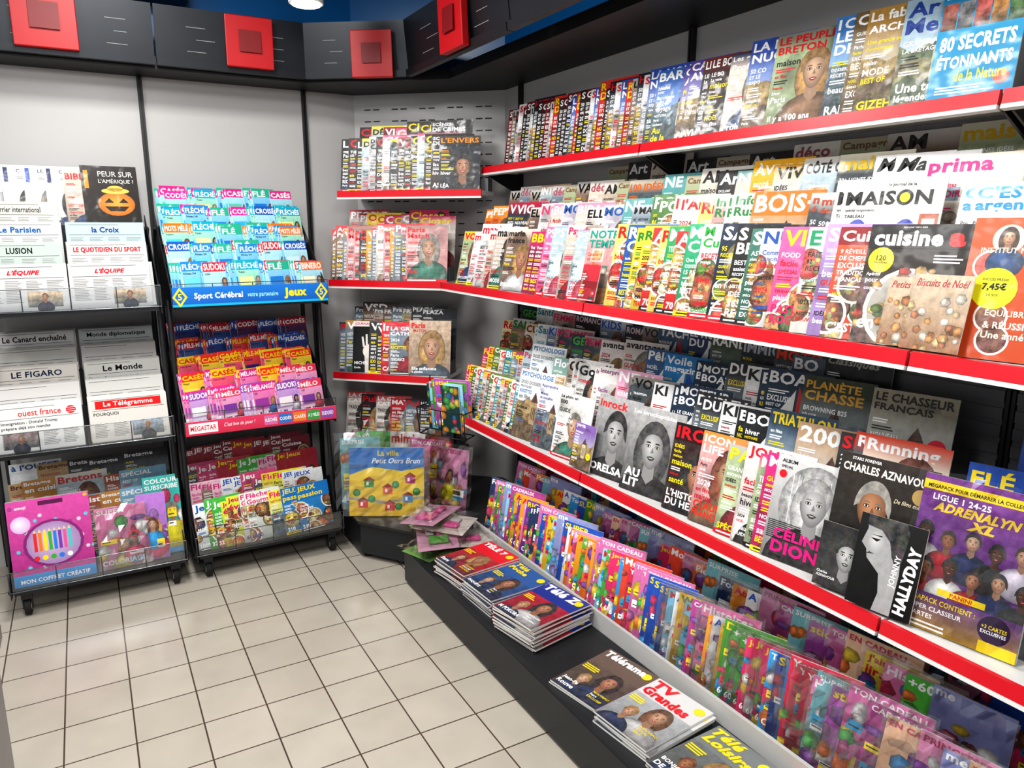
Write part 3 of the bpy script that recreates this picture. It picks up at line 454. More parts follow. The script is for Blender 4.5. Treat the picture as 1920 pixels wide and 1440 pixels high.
def fours(c,R,d):
    c.grad(0,0,1,1,'f0c818','f8e040',1); c.rect(0,.76,1,1,'f8dc28',2); c.poly([(0,.6),(.3,.72),(.7,.66),(1,.72),(1,1),(0,1)],'3880c8',2.4)
    c.txt('La ville',.38,.88,.4,.08,Y,4,b=.02); c.txt('Petit Ours Brun',.3,.77,.65,.08,W,4,b=.02,it=True)
    for x,y,k in ((.12,.12,'d03028'),(.45,.32,'e86028'),(.72,.2,'5090c8'),(.2,.42,'50a050'),(.75,.48,'c04080'),(.48,.08,'d84040')):
        c.rect(x,y,x+.13,y+.1,k,3,.1); c.poly([(x-.02,y+.1),(x+.15,y+.1),(x+.065,y+.16)],'a03020',3.2); c.rect(x+.03,y+.03,x+.06,y+.08,W,3.4)
    for x,y in ((.3,.25),(.62,.46),(.66,.14),(.9,.36),(.1,.34)): c.soft(x,y,.05,.055,'4aba60','207a38',3.3,.3)
    c.poly([(.0,.28),(.5,.22),(1,.3),(1,.26),(.5,.18),(0,.24)],'a8a8a4',2.6)
m('ours','','f4d020',W,'K',fn=fours,w=.37,h=.34,th=.02,kind='activity_box',lab='yellow and blue town playset pack in clear plastic wrap')
def femo(c,R,d):
    c.grad(0,0,1,1,'a82880','d850a8',1,.1); c.rect(.0,0,1,.13,'2090d0',2); c.txt('MON COFFRET CRÉATIF',.08,.03,.84,.06,W,4); c.ell(.52,.46,.37,.28,'8a2878',2); c.soft(.52,.46,.33,.25,'d8c0e0','a888b8',2.3)
    for i in range(8): c.rect(.28+i*.06,.38,.32+i*.06,.6,['e03030','f08020','f8e020','40b040','3080e0','8040b0','e060a0','50c8c8'][i],3); c.poly([(.28+i*.06,.6),(.32+i*.06,.6),(.3+i*.06,.64)],'e8d0a0',3)
    for i in range(5): c.circ(.3+i*.1,.3,.035,['e03030','f8e020','40b040','3080e0','f0f0f0'][i],3)
    for i in range(30): x,y=R.random(),R.uniform(.15,1); k=R.choice(['f8e0f0','f8d040','80d0f0','c040a0']); c.soft(x,y,.03,.025,k,dk(k,.8),1.3,.1,n=6)
    c.txt('emoji',.1,.89,.2,.045,W,4); c.soft(.15,.72,.12,.1,'f8f0f8','d8b0e0',3); c.rect(.38,.92,.68,.97,'601850',3)
m('emo','','c83898',W,'K',fn=femo,w=.3,h=.36,th=.03,kind='craft_case',lab='pink craft gift case with pencils in clear window')
m('bagk','SUPER','e080b0',W,'K',ty=.08,big='COLORIAGE',w=.2,h=.27,th=.015,kind='childrens_magazine'); m('bagp','','b078c8',W,'K',w=.12,h=.3,kind='childrens_magazine',th=.01); m('teal','COLOUR|SUBSCRIBE','38b8b0',W,'K',ty=.06,w=.15,h=.36,kind='childrens_magazine',th=.01)
def ftv(c,R,d):
    c.grad(0,0,1,1,dk(d['bg'],.6),d['bg'],1,.2); c.rect(0,.64,1,1,d['tb'] or d['bg'],1.4)
    c.portrait(.64,.46,.14,R.choice(SKINS),R.choice(HAIRS[:5]),R.choice(['203050','b0b0b0','802030']),2); c.portrait(.3,.3,.1,R.choice(SKINS),R.choice(HAIRS[:5]),'283858',3.4,False)
    T=d['title'].split('|'); y=.97
    for t in T: c.txt(t,.04,y-d['ty'],.8,d['ty'],d['tc'],6,b=.05,it=d['it'],stretch=1.2); y-=d['ty']+.01
    c.circ(.88,.88,.08,Y,5.5); c.lines(.04,.55,.3,3,Y,5.5,.02,.035,R)
    for i in range(3): c.txt(R.choice(['EXCLUSIF','SPÉCIAL','Stars','NOUVEAU']),.62,.2-.05*i,.33,.035,R.choice([Y,W]),6)
    B=(d['big'] or '').split('|'); y=.05+.09*(len(B)-1)
    for t in B:
        if t: c.txt(t,.05,y,.5,.07,d['bc'],6,b=.03)
        y-=.09
tv=dict(fn=ftv,w=.215,h=.28,th=.006)
m('tv1','TÉLÉ 7','d02838',W,'P',tband='e02030',big='Stars',ty=.14,**tv); m('tv2','Télé|Poche','3060a0',Y,'P',big='ENQUÊTE',ty=.1,**tv); m('tv3','Télé Z','c02040',W,'P',tband='203890',big='M POKORA',ty=.16,**tv)
m('télérama','Télérama','6a5a50',W,'P',big='Jean-Pa|Rouve',ty=.13,**tv); m('tv4','TV|Grandes','c8ccd0',Rd,'P',tband='d8d8d8',big='',ty=.15,**tv); m('tv5','Télé|Loisirs','7a8080',Y,'P',big='BONJOUR|DE NUIT',ty=.13,it=True,**tv); m('tv6','12Télé','e02838',Y,'P',big='NOUVEAU|GUIDE',ty=.14,**tv)
m('mimi','mimi','f0f0f0',Rd,'K',ty=.14,**kd)
# ---------------------------------------------------------------- geometry helpers
def link(o,parent=None):
    COL.objects.link(o)
    if parent:
        o.parent=parent; o.location=Vector(o.location)-parent.location
    return o
def obj(name,V,F,mt,loc=(0,0,0),parent=None,bev=0):
    me=bpy.data.meshes.new(name); me.from_pydata([tuple(Vector(v)-Vector(loc)) for v in V],[],F)
    for k in (mt if isinstance(mt,list) else [mt]): me.materials.append(k)
    me.update(); o=bpy.data.objects.new(name,me); o.location=loc; link(o,parent)
    if bev:
        b=o.modifiers.new('b','BEVEL'); b.width=bev; b.segments=2
    return o
BF=[(0,3,2,1),(4,5,6,7),(0,1,5,4),(1,2,6,5),(2,3,7,6),(3,0,4,7)]
def bv(x0,y0,z0,x1,y1,z1): return [(x0,y0,z0),(x1,y0,z0),(x1,y1,z0),(x0,y1,z0),(x0,y0,z1),(x1,y0,z1),(x1,y1,z1),(x0,y1,z1)]
def box(name,x0,y0,z0,x1,y1,z1,mt,parent=None,bev=0):
    return obj(name,bv(x0,y0,z0,x1,y1,z1),BF,mt,((x0+x1)/2,(y0+y1)/2,z0),parent,bev)
def prism(name,P,z0,z1,mt,parent=None,bev=0):
    n=len(P); V=[(x,y,z0) for x,y in P]+[(x,y,z1) for x,y in P]
    F=[tuple(range(n-1,-1,-1)),tuple(range(n,2*n))]+[(i,(i+1)%n,(i+1)%n+n,i+n) for i in range(n)]
    cx=sum(p[0] for p in P)/n; cy=sum(p[1] for p in P)/n
    return obj(name,V,F,mt,(cx,cy,z0),parent,bev)
def extr(name,P,axis,a,b,mt,parent=None):
    n=len(P)
    f=(lambda d,z,t:(d,t,z)) if axis=='y' else (lambda d,z,t:(t,d,z))
    V=[f(d,z,a) for d,z in P]+[f(d,z,b) for d,z in P]
    F=[tuple(range(n-1,-1,-1)),tuple(range(n,2*n))]+[(i,(i+1)%n,(i+1)%n+n,i+n) for i in range(n)]
    return obj(name,V,F,mt,f(P[0][0],P[0][1],(a+b)/2),parent)
def multi(name,boxes,mt,loc,parent=None):
    V=[];F=[]
    for b in boxes:
        i=len(V); V+=bv(*b); F+=[tuple(k+i for k in f) for f in BF]
    return obj(name,V,F,mt,loc,parent)
def tube(name,paths,r,mt,parent=None,n=8):
    cu=bpy.data.curves.new(name,'CURVE'); cu.dimensions='3D'; cu.bevel_depth=r; cu.bevel_resolution=1; cu.use_fill_caps=True
    for p in paths:
        s=cu.splines.new('POLY'); s.points.add(len(p)-1)
        for i,q in enumerate(p): s.points[i].co=(*q,1)
    ob=bpy.data.objects.new(name,cu); me=bpy.data.meshes.new_from_object(ob); bpy.data.objects.remove(ob); me.name=name
    me.materials.clear(); me.materials.append(mt); o=bpy.data.objects.new(name,me)
    loc=Vector(paths[0][0]); 
    for v in me.vertices: v.co-=loc
    o.location=loc; return link(o,parent)
def cyl(name,c,r,h,mt,parent=None,axis='z',n=24,r2=None):
    r2=r if r2 is None else r2; V=[];
    for k,(rr,t) in enumerate(((r,0),(r2,h))):
        for i in range(n):
            a=2*math.pi*i/n; p=(rr*math.cos(a),rr*math.sin(a),t)
            if axis=='x': p=(t-h/2,p[0],p[1])
            V.append((c[0]+p[0],c[1]+p[1],c[2]+p[2]))
    F=[tuple(range(n-1,-1,-1)),tuple(range(n,2*n))]+[(i,(i+1)%n,(i+1)%n+n,i+n) for i in range(n)]
    return obj(name,V,F,mt,c,parent,.002)
def empty(name,loc,label,cat,group=None):
    e=bpy.data.objects.new(name,None); e.location=loc; e.empty_display_size=.05; COL.objects.link(e)
    e['label']=label; e['category']=cat
    if group: e['group']=group
    return e
def tag(o,label,cat,group=None):
    o['label']=label; o['category']=cat
    if group: o['group']=group
    return o
def struct(o): o['kind']='structure'; return o
# ---------------------------------------------------------------- room
mf=bpy.data.materials.new('floor_tiles'); mf.use_nodes=True; nt=mf.node_tree; N=nt.nodes.new; b=nt.nodes['Principled BSDF']
tc=N('ShaderNodeTexCoord'); br=N('ShaderNodeTexBrick'); br.offset=0; br.squash=1
br.inputs['Scale'].default_value=1; br.inputs['Brick Width'].default_value=.2; br.inputs['Row Height'].default_value=.2; br.inputs['Mortar Size'].default_value=.0026; br.inputs['Mortar Smooth'].default_value=.1
br.inputs['Color1'].default_value=(*lin('b0a99d'),1); br.inputs['Color2'].default_value=(*lin('b8b1a5'),1); br.inputs['Mortar'].default_value=(*lin('4c4138'),1)
nt.links.new(tc.outputs['Object'],br.inputs['Vector'])
nn=N('ShaderNodeTexNoise'); nn.inputs['Scale'].default_value=6; nn.inputs['Detail'].default_value=8; nt.links.new(tc.outputs['Object'],nn.inputs['Vector'])
mr=N('ShaderNodeMapRange'); mr.inputs['To Min'].default_value=.85; mr.inputs['To Max'].default_value=1.12; nt.links.new(nn.outputs['Fac'],mr.inputs['Value'])
sc=N('ShaderNodeVectorMath'); sc.operation='SCALE'; nt.links.new(br.outputs['Color'],sc.inputs[0]); nt.links.new(mr.outputs[0],sc.inputs['Scale']); nt.links.new(sc.outputs[0],b.inputs['Base Color']); b.inputs['Roughness'].default_value=.22
bp=N('ShaderNodeBump'); bp.inputs['Strength'].default_value=.3; bp.inputs['Distance'].default_value=.002; bp.invert=True; nt.links.new(br.outputs['Fac'],bp.inputs['Height']); nt.links.new(bp.outputs[0],b.inputs['Normal'])
struct(obj('floor',[(-3,-2,0),(2.1,-2,0),(2.1,4.3,0),(-3,4.3,0)],[(0,1,2,3)],mf))
mw=bpy.data.materials.new('wall_panels'); mw.use_nodes=True; nt=mw.node_tree; N=nt.nodes.new; b=nt.nodes['Principled BSDF']; b.inputs['Roughness'].default_value=.3
g=N('ShaderNodeNewGeometry'); sp=N('ShaderNodeSeparateXYZ'); nt.links.new(g.outputs['Position'],sp.inputs[0]); gt=N('ShaderNodeMath'); gt.operation='GREATER_THAN'; gt.inputs[1].default_value=2.4; nt.links.new(sp.outputs['Z'],gt.inputs[0])
mx=N('ShaderNodeMix'); mx.data_type='RGBA'; mx.inputs[6].default_value=(*lin('b6b5b4'),1); mx.inputs[7].default_value=(*lin('0a5a94'),1); nt.links.new(gt.outputs[0],mx.inputs[0]); nt.links.new(mx.outputs[2],b.inputs['Base Color'])
def wall(name,a,c):
    dx,dy=c[0]-a[0],c[1]-a[1]; l=math.hypot(dx,dy); nx,ny=dy/l*.06,-dx/l*.06
    return struct(prism(name,[a,c,(c[0]-nx,c[1]-ny),(a[0]-nx,a[1]-ny)],0,3.0,mw))
wall('wall_back',(-3,4.13),(1.37,4.13)); wall('wall_corner',(1.37,4.13),(2.0,3.58)); wall('wall_right',(2.0,3.58),(2.0,-2))
mc=mat('ceiling_dark','0a1420',.6); struct(box('ceiling',-3,-2,3.0,2.1,4.3,3.05,mc))
tn=[0]
def trim(o):
    tn[0]+=1; o.name='trim_%d'%tn[0]; return struct(o)
trim(prism('trim',[(-3,3.9),(1.05,3.9),(1.475,3.58),(1.62,3.45),(1.62,-2),(1.998,-2),(1.998,3.578),(1.37,4.128),(-3,4.128)],2.30,2.345,M_BLACK))
trim(box('trim',-3,3.2,2.86,1.9,3.4,2.99,M_BLACK)); trim(box('trim',-3,3.95,2.62,.55,4.12,2.99,M_BLACK))
def fascia(a,c,z0=2.31,z1=2.56):
    dx,dy=c[0]-a[0],c[1]-a[1]; l=math.hypot(dx,dy); ux,uy=dx/l,dy/l; nx,ny=uy,-ux
    V=[];F=[]; MI=[]
    def slab(s0,s1,za,zb,d0,d1,mi):
        i=len(V)
        for z in (za,zb):
            for s,d in ((s0,d0),(s1,d0),(s1,d1),(s0,d1)): 
                tl=(z-z0)*.12
                V.append((a[0]+ux*s+nx*(d+tl),a[1]+uy*s+ny*(d+tl),z))
        for f in BF: F.append(tuple(k+i for k in f)); MI.append(mi)
    slab(.004,l-.004,z0,z1,0,.012,0); slab(.004,l-.004,z0,z0+.03,.012,.03,0)
    for j in range(3):
        s=l*(.2+.06*(j%2)); slab(s,s+l*.12,z0+.07+.05*j,z0+.0725+.05*j,.012,.0135,1); slab(l*.72+.03*(j%2),l*.84,z0+.07+.05*j,z0+.0725+.05*j,.012,.0135,1)
    ob=obj('cornice_panel',V,F,[M_FASC,M_GREY],(a[0],a[1],z0)); 
    for p,k in zip(ob.data.polygons,MI): p.material_index=k
    return tag(ob,'dark grey slotted metal cornice panel above display shelves','cornice panel','cornice panels above shelving')
for x in (-1.63,-.96,-.29,.38): fascia((x,3.88),(x+.67,3.88))
fascia((1.05,3.88),(1.475,3.57))
for y in (3.57,2.57,1.57,.57): fascia((1.475,y),(1.475,y-1.0))
M_INS=mat('dark_red_inset','780810',.5)
def redbox(cx,cy,th,zc,s=.8):
    P=[(-.13*s,-.035),(.13*s,-.035),(.12*s,0),(-.12*s,0)]; a=th*D2R; V=[]
    for z in (-.135*s,.135*s):
        for x,y in P: V.append((x,y-(.02 if z<0 else .03),z))
    V2=[(cx+x*math.cos(a)-y*math.sin(a),cy+x*math.sin(a)+y*math.cos(a),zc+z) for x,y,z in V]
    ob=obj('sign_box',V2,BF,M_SIGNR,(cx,cy,zc-.135*s),None,.004); tag(ob,'red box sign mounted on dark metal cornice','sign','red signs on cornice')
    V=[(x*s,y-.0665-(.002),z*s) for x,y,z in ((-.06,0,-.055),(.06,0,-.055),(.06,-.0,.06),(-.06,0,.06))]
    V2=[(cx+x*math.cos(a)-y*math.sin(a),cy+x*math.sin(a)+y*math.cos(a),zc+z) for x,y,z in V]
    obj('recessed_frame',V2,[(0,1,2,3)],M_INS,(cx,cy,zc),ob)
redbox(-.03,3.87,0,2.45,.9); redbox(.78,3.87,0,2.44,.82); redbox(1.33,3.665,-36,2.41,.78); redbox(1.46,2.97,-90,2.43,.85)
V=[];F=[]
ux,uy=(.63/.836),(-.55/.836); nx,ny=uy,-ux
for r in range(13):
    for cidx in range(5):
        for e in range(2):
            s=.06+cidx*.155+e*.05; z=2.22-r*.06; i=len(V)
            for (ss,zz) in ((s,z),(s+.035,z),(s+.035,z+.006),(s,z+.006)): V.append((1.37+ux*ss+nx*.002,4.13+uy*ss+ny*.002,zz))
            F.append((i,i+1,i+2,i+3))
trim(obj('trim',V,F,M_UP))
def upright(x,y,w=.03,dx=0,dy=1,top=2.3):
    if dy: o=multi('shelf_upright',[(x-w/2,y-.02,0,x-w*.12,y,top),(x+w*.12,y-.02,0,x+w/2,y,top),(x-w*.12,y-.008,0,x+w*.12,y,top)],M_UP,(x,y,0))
    else: o=multi('shelf_upright',[(x-.02,y-w/2,0,x,y-w*.12,top),(x-.02,y+w*.12,0,x,y+w/2,top),(x-.008,y-w*.12,0,x,y+w*.12,top)],M_UP,(x,y,0))
    tag(o,'black slotted steel upright against the wall','shelf upright','slotted uprights')
for x in (-.45,.325,1.096): upright(x,4.13,.022)
for y in (3.4,2.18,.96,-.26): upright(2.0,y,.022,dy=0)
# ---------------------------------------------------------------- right wall shelving
def wshelf(X,h,ya,yb,tiers,lab):
    ya,yb=ya-.004,yb+.004
    e=empty('wall_shelf',(1.99,(ya+yb)/2,h),lab,'shelf','red-railed wall shelves')
    box('shelf_board',X,yb,h-.022,1.978,ya,h-.002,M_WHITE,e)
    extr('price_rail',[(X-.002,h+.005),(X-.013,h+.004),(X-.018,h-.027),(X-.002,h-.03)],'y',yb,ya,M_RED,e)
    extr('rail_lip',[(X-.003,h-.0305),(X-.019,h-.0275),(X-.021,h-.037),(X-.003,h-.041)],'y',yb,ya,M_WHITE,e)
    for y in (ya-.01,yb+.002):
        extr('bracket',[(1.978,h-.024),(X+.02,h-.024),(X+.02,h-.04),(1.978,h-.13)],'y',y,y+.006,M_DARK,e)
    if tiers:
        P=[]
        for i,(x,z) in enumerate(tiers):
            P.append((x-.045,(tiers[i-1][1]-.001) if i else h-.0015)); P.append((x-.045,z-.001))
        P.append((1.977,tiers[-1][1]-.001)); P.append((1.977,h-.0015))
        extr('display_riser',P,'y',yb+.003,ya-.003,M_SLAT,e)
S2=[(1.70,1.43),(1.82,1.52),(1.925,1.58)]; S3=[(1.70,.79),(1.81,.88),(1.91,.95)]
for ya,yb in ((3.40,2.18),(2.18,.96),(.96,-.26)):
    wshelf(1.78,1.89,ya,yb,None,'white narrow top shelf with red price rail'); wshelf(1.55,1.335,ya,yb,S2,'stepped white shelf with red price rail'); wshelf(1.55,.70,ya,yb,S3,'stepped lower shelf with red price rail')
for ya,yb in ((3.40,2.18),(2.18,.96),(.96,-.26)):
    bx=[(1.984,yb+.015,.25,1.99,ya-.015,1.3)]+[(1.979,yb+.015,z,1.985,ya-.015,z+.03) for z in np.arange(.27,1.28,.045)]
    trim(multi('trim',bx,M_SLAT,(1.985,(ya+yb)/2,.25)))  # slatted back panels of the shelving, filed with the wall trim
for ya,yb in ((3.0,1.8),(1.8,.6),(.6,-.6)):
    e=empty('base_plinth',(1.5,(ya+yb)/2,0),'dark grey low metal ledge in front of shelving','plinth','low ledges')
    box('deck',1.15,yb,.15,1.497,ya,.17,M_DARK,e); box('kick_board',1.165,yb,.0,1.18,ya,.15,M_BLACK,e); box('front_lip',1.146,yb,.02,1.152,ya,.169,M_DARK,e)
    e=empty('base_shelf',(1.75,(ya+yb)/2,0),'light grey base shelf with raised front lip','shelf','base shelves')
    box('front_lip',1.5,yb,.10,1.512,ya,.236,M_LGREY,e); box('shelf_board',1.513,yb+.001,.17,1.975,ya-.001,.198,M_LGREY,e)
    extr('display_riser',[(1.645,.199),(1.645,.245),(1.775,.245),(1.775,.305),(1.975,.305),(1.975,.199)],'y',yb+.004,ya-.004,M_SLAT,e)
# corner unit
cp=empty('corner_plinth',(1.4,3.5,0),'dark grey chamfered base plinth in the corner','plinth')
prism('base',[(1.06,3.36),(1.24,3.10),(1.5,3.02),(1.975,3.02),(1.975,3.57),(1.37,4.1),(1.06,4.1)],.03,.185,M_DARK,cp)
prism('top_board',[(1.045,3.35),(1.232,3.08),(1.5,3.004),(1.978,3.004),(1.978,3.57),(1.37,4.11),(1.045,4.11)],.186,.20,M_DARK,cp)
for x,y in ((1.1,3.38),(1.25,3.14)): cyl('foot',(x,y,0),.02,.03,M_RUB,cp)
P0=(1.11,3.85); P1=(1.545,3.415); q=math.sqrt(.5)
def cshelf(h,off=0,steps=((.12,.07),),A=None,C=None,red=True):
    a=A or (P0[0]+off*q,P0[1]+off*q); c=C or (P1[0]+off*q,P1[1]+off*q); bk=.3 if not A else .2
    e=empty('corner_shelf',(1.65,3.8,h),'white corner shelf with red price rail' if red else 'grey low corner shelf','shelf','corner shelves')
    prism('shelf_board',[a,c,(c[0]+bk*q,c[1]+bk*q),(1.68,3.82),(1.37,4.1),(a[0]+.2*q,a[1]+.2*q)],h-.022,h-.002,M_WHITE if red else M_SLAT,e)
    if red:
        d=.014*q; prism('price_rail',[(a[0]-d,a[1]-d),(c[0]-d,c[1]-d),(c[0]-.001,c[1]-.001),(a[0]-.001,a[1]-.001)],h-.028,h+.004,M_RED,e)
        d=.018*q; prism('rail_lip',[(a[0]-d,a[1]-d),(c[0]-d,c[1]-d),(c[0]-.001,c[1]-.001),(a[0]-.001,a[1]-.001)],h-.038,h-.029,M_WHITE,e)
    for o,r in steps:
        aa=(a[0]+o*q,a[1]+o*q); cc=(c[0]+o*q,c[1]+o*q); w=.07
        prism('display_riser',[aa,cc,(cc[0]+w*q,cc[1]+w*q),(aa[0]+w*q,aa[1]+w*q)],h-.0015,h+r,M_SLAT,e)
A1=(1.17,3.83); C1=(1.71,3.29)
cshelf(1.78,A=A1,C=C1,steps=((.1,.06),)); cshelf(1.335); cshelf(.85); cshelf(.44,.06,red=False)
def spread(keys,a,b): 
    n=len(keys); return [(k,a+(b-a)*i/max(1,n-1)) for i,k in enumerate(keys)]
def crow(d,z,keys,a,b,lean,loc,o=P0): row(-45,o[0]+d*q,o[1]+d*q,z,spread(keys,a,b),lean,loc,'magazines on corner shelves')
crow(.02,1.779,["L'IN",'CRI',"L'IN",'DÉTE','DÉT|CTIV','CRI','C&','DÉTE','VICE','CRI','CRIME','C&','CRIME','SCÈNES|DE CRIMES',"L'ENVERS"],.0,.53,12,'on corner shelf',A1)
crow(.125,1.841,['CRI','DÉTE','VICE','C&','CRIME','CRIME','SCÈNES|DE CRIMES'],.05,.45,10,'on corner shelf',A1)
crow(.03,1.334,['Actu|Paris','Actu|Paris','Voi','Paris|Match','Paris|Match','Paris|Match','Voi','Paris','Paris','Paris|Match','Voi','Paris','Histoires|vécues','Paris|Match'],-.02,.41,12,'on corner shelf')
crow(.155,1.406,['PEOPLE','PEOPLE','Oooh','Oooh','Clo','Closer','Clo','Closer','Closer'],.03,.42,12,'on corner shelf')
row(-45,P0[0]+.03*q,P0[1]+.03*q,.849,[('Public',0),('Voi',.04),('jou',.085),('VSD',.18),('VSD',.215),('Int',.25),('LA GR|CATHE',.29),('pam',.41)],12,'on corner shelf','magazines on corner shelves')
crow(.155,.921,['France','VSD','France','FRANCE','France','FRANCE','PLAZA','PLAZA'],.03,.42,12,'on corner shelf')
crow(.09,.439,['LA GR|CATHE','Public','LA GR|CATHE','MATCH','Public','HARRY'],.0,.42,12,'on low corner shelf')
# ---------------------------------------------------------------- right rows
g1='magazines on top wall shelf'; g2='magazines on middle wall shelf'; g3='magazines on lower wall shelf'
right(1.85,1.889,[('s%d'%((i*3+i//4)%8),3.33-i*.034) for i in range(32)],8,'on top wall shelf',g1,sh=0)
s1=right(1.83,1.889,[('barc',2.22),('caav',2.09),('caav',2.06),('boud',1.99),('boud',1.96),('prof',1.87),('s4',1.78),('peuple',1.68),('rail',1.48),('civ',1.42),('arch',1.38),('arm',1.275),('80s',1.175)],12,'on top wall shelf',g1,sh=0)
right(1.83,1.889,[('civ',.9),('barc',.8)],12,'on top wall shelf',g1,sh=0)
r1=[('VOICI',3.33),('maxi',3.22),('maxi',3.14),('maxi',3.06),('marie-cl',2.99),('marie|france',2.88),('BDM',2.68),('BDM',2.63),('PSYCHO',2.56),('PSYCH',2.50),('Psycho.',2.40),('PSYCH',2.33),('notre',2.25),('RE',2.07),('R.|CE',2.01),('RÉG',1.96),('RÉG',1.92),('A',1.88),('RE',1.84),('MAX',1.80),('A',1.77),('maxic',1.71),('M|Cuisine',1.65),('SA',1.57),('S|BEST OF',1.51),('S',1.46),('NUTR',1.42),('vital',1.35),('E',1.27),('pu',1.215),('cuisb',1.175),('cuisine',1.09),('succes',.855)]
right(1.578,1.336,r1,14,'on middle wall shelf',g2)
right(1.70,1.43,[("PEP'S",3.33),("PEP'S",3.26),('VIC',3.1),('VIC',3.03),('ELLE',2.9),('NOU',2.8),('BIBA',2.7),('MODE',2.62),('BIBA',2.52),('ELLE',2.45),('MODE',2.33),('NE',2.2),('MAISONS',2.12),('POT',2.0),("l'Ami",1.89),('RE',1.80),('Info|Rustica',1.73),('Info|Rustica',1.65),('bois',1.57),('ecolo',1.34),('MAISONb',1.265),('argent',.93)],14,'on middle wall shelf',g2,dup=.4)
right(1.82,1.52,[('VAN',3.3),('déco',3.2),('VAN',3.1),('INTERIO',3.0),('déco',2.9),('Campagne',2.8),('VAN',2.7),('déco',2.6),('AM',2.5),('Campagne',2.41),('100 IDÉES',2.33),('NE',2.12),('Campagne',2.0),('AM',1.92),('Art',1.84),('NE',1.76),('ÀVIVRE',1.69),('VIVRE',1.61),('CÔTÉ OUEST',1.5),('maison',1.38),('Marie',1.27),('Marie',1.21),('prima',1.13),('Campagne',.89)],12,'on middle wall shelf',g2)
right(1.928,1.58,[('Campagne',2.6),('Art',2.45),('AM',2.3),('Art',2.1),('Campagne',1.95),('Art',1.8),('déco',1.62),('Campagne',1.45),('AM',1.3),('maison',1.1),('Campagne',.9)],7,'on middle wall shelf',g2)
for k,y,X in (('petits',1.0,1.566),('biscuits',.935,1.558)): place(k,X,y,1.342,-87,14,'leaning on food magazine','booklets on middle shelf')
place('redbox',1.556,2.2,1.345,-88,14,'on middle shelf','booklets on middle shelf')
# shelf 3
ad=right(1.578,.702,[('w%d'%(i%5),3.3-i*.036) for i in range(15)]+[('psychologie',2.76),('appr',2.59),('philo',2.43),('inr',2.16),('inr2',1.95),('iron',1.73),('icon',1.61),('pag',1.50),('jo',1.42),('mg',1.375),('mg',1.345),('cel',1.315),('azn',1.12),('adr',.90)],13,'on lower wall shelf',g3,psi=8.5)
place('yoga',1.556,2.22,.71,-87,12,'on lower wall shelf',g3); place('azn2',1.563,1.09,.708,-82,13,'leaning behind portrait magazine',g3); place('joh',1.556,.985,.708,-82,13,'leaning in front of biography magazine',g3)
right(1.70,.791,[('w%d'%(i%5),3.35-i*.06) for i in range(7)]+[('Psy',2.95),('psychologie',2.87),('Flow',2.68),('Good!',2.56),('Good!',2.48),('Interpréter',2.33),('NEW',2.2),('VOGUE',2.1),('KI',1.98),('MOTEUR|BOAT',1.85),('DUPLEX',1.74),('KI',1.65),('BOA',1.55),('TRIATHLON',1.45),('200',1.35),('SPORT',1.21),('Running',1.13),('FLÉ',.86)],13,'on lower wall shelf',g3,dup=.4)
right(1.81,.881,[('Réb',3.35),('SAN',3.25),('CUIS',3.12),('Santé',3.0),('KIDS',2.9),('FEMMES',2.8),('GEO',2.7),('FEMMES',2.6),('avantages',2.47),('avantages',2.3),('Pêle',2.16),('Voile|magazine',2.05),('MOTEUR|BOAT',1.86),('DUPLEX',1.73),('KI',1.65),('BOATS',1.56),('PLANÈTE|CHASSE',1.42),('LE CHASSEUR|FRANÇAIS',1.19),('FLÉ',.8)],12,'on lower wall shelf',g3,dup=.3)
right(1.915,.951,[('GEO',3.3),('Santé',3.15),('FEMMES',3.0),('ROMANCE',2.8),('KIDS',2.6),('ROMANCE',2.42),('VOGUE',2.3),('YACHT',2.2),('LE MONDE|DU MUL',2.02),('RANDO',1.9),('IMMIGR',1.76),('MOTO',1.62),('BO',1.55),('Classiques',1.42)],6,'on lower wall shelf',g3)
# kids
def film(name,w,h,parent,yo=-.012,seed=1,over=.03,mt=None,am=.004,n=14):
    R=random.Random(seed); V=[];F=[]
    for j in range(n+1):
        for i in range(n+1):
            V.append(((i/n-.5)*(w+over*2)+R.uniform(-.003,.003),yo+R.uniform(-am,am),-.0+j/n*(h+over)+R.uniform(-.003,.003)*(j>0)))
    for j in range(n):
        for i in range(n): a=j*(n+1)+i; F+=[(a,a+1,a+n+2),(a,a+n+2,a+n+1)]
    me=bpy.data.meshes.new(name); me.from_pydata(V,[],F); me.materials.append(mt or M_WRAP); ob=bpy.data.objects.new(name,me); COL.objects.link(ob); ob.parent=parent; return ob
g4="children's magazines on base shelf"
R=random.Random(11); kk=[]; y=2.98; cur='k0'
while y>1.14:
    if R.random()<.7: cur=R.choice(['k%d'%i for i in range(18)]+['kp0','kp3','kp5'])
    kk.append((cur,y)); y-=R.choice([.02,.024,.028,.034])
fr=right(1.548,.199,kk,13,'in dense base row',g4,psi=17,sh=0)
bag=right(1.535,.199,[('kp4',1.15),('k5',1.1),('kp0',1.05),('kp3',1.0),('kp1',.95),('kp2',.86),('kp5',.81),('kp1',.75)],17,'bagged on base shelf',g4,sh=0)
b2=right(1.69,.246,[(R.choice(['k%d'%((i*7)%18),'kp%d'%(i%6)]),2.98-i*.06) for i in range(36)],13,'on base shelf',g4)
b3=right(1.81,.306,[('kp%d'%(i%6) if i%3 else 'k%d'%((i*5)%18),2.98-i*.08) for i in range(28)],13,'on base shelf',g4)
for i,o in enumerate(bag): film('plastic_wrap',.2,.26,o,yo=-.006,seed=i,over=.01,mt=M_BAG,am=.004,n=10)
for i,o in enumerate(b2[-26:]+b3[-20:]+fr[-24:]):
    if i%3: film('plastic_wrap',.2,.25,o,yo=-.0045,seed=i+40,over=.006,mt=M_BAG,am=.003,n=8)
film('plastic_wrap',.25,.37,ad[-1],yo=-.006,seed=9,over=.012,mt=M_WRAP,am=.003,n=12)
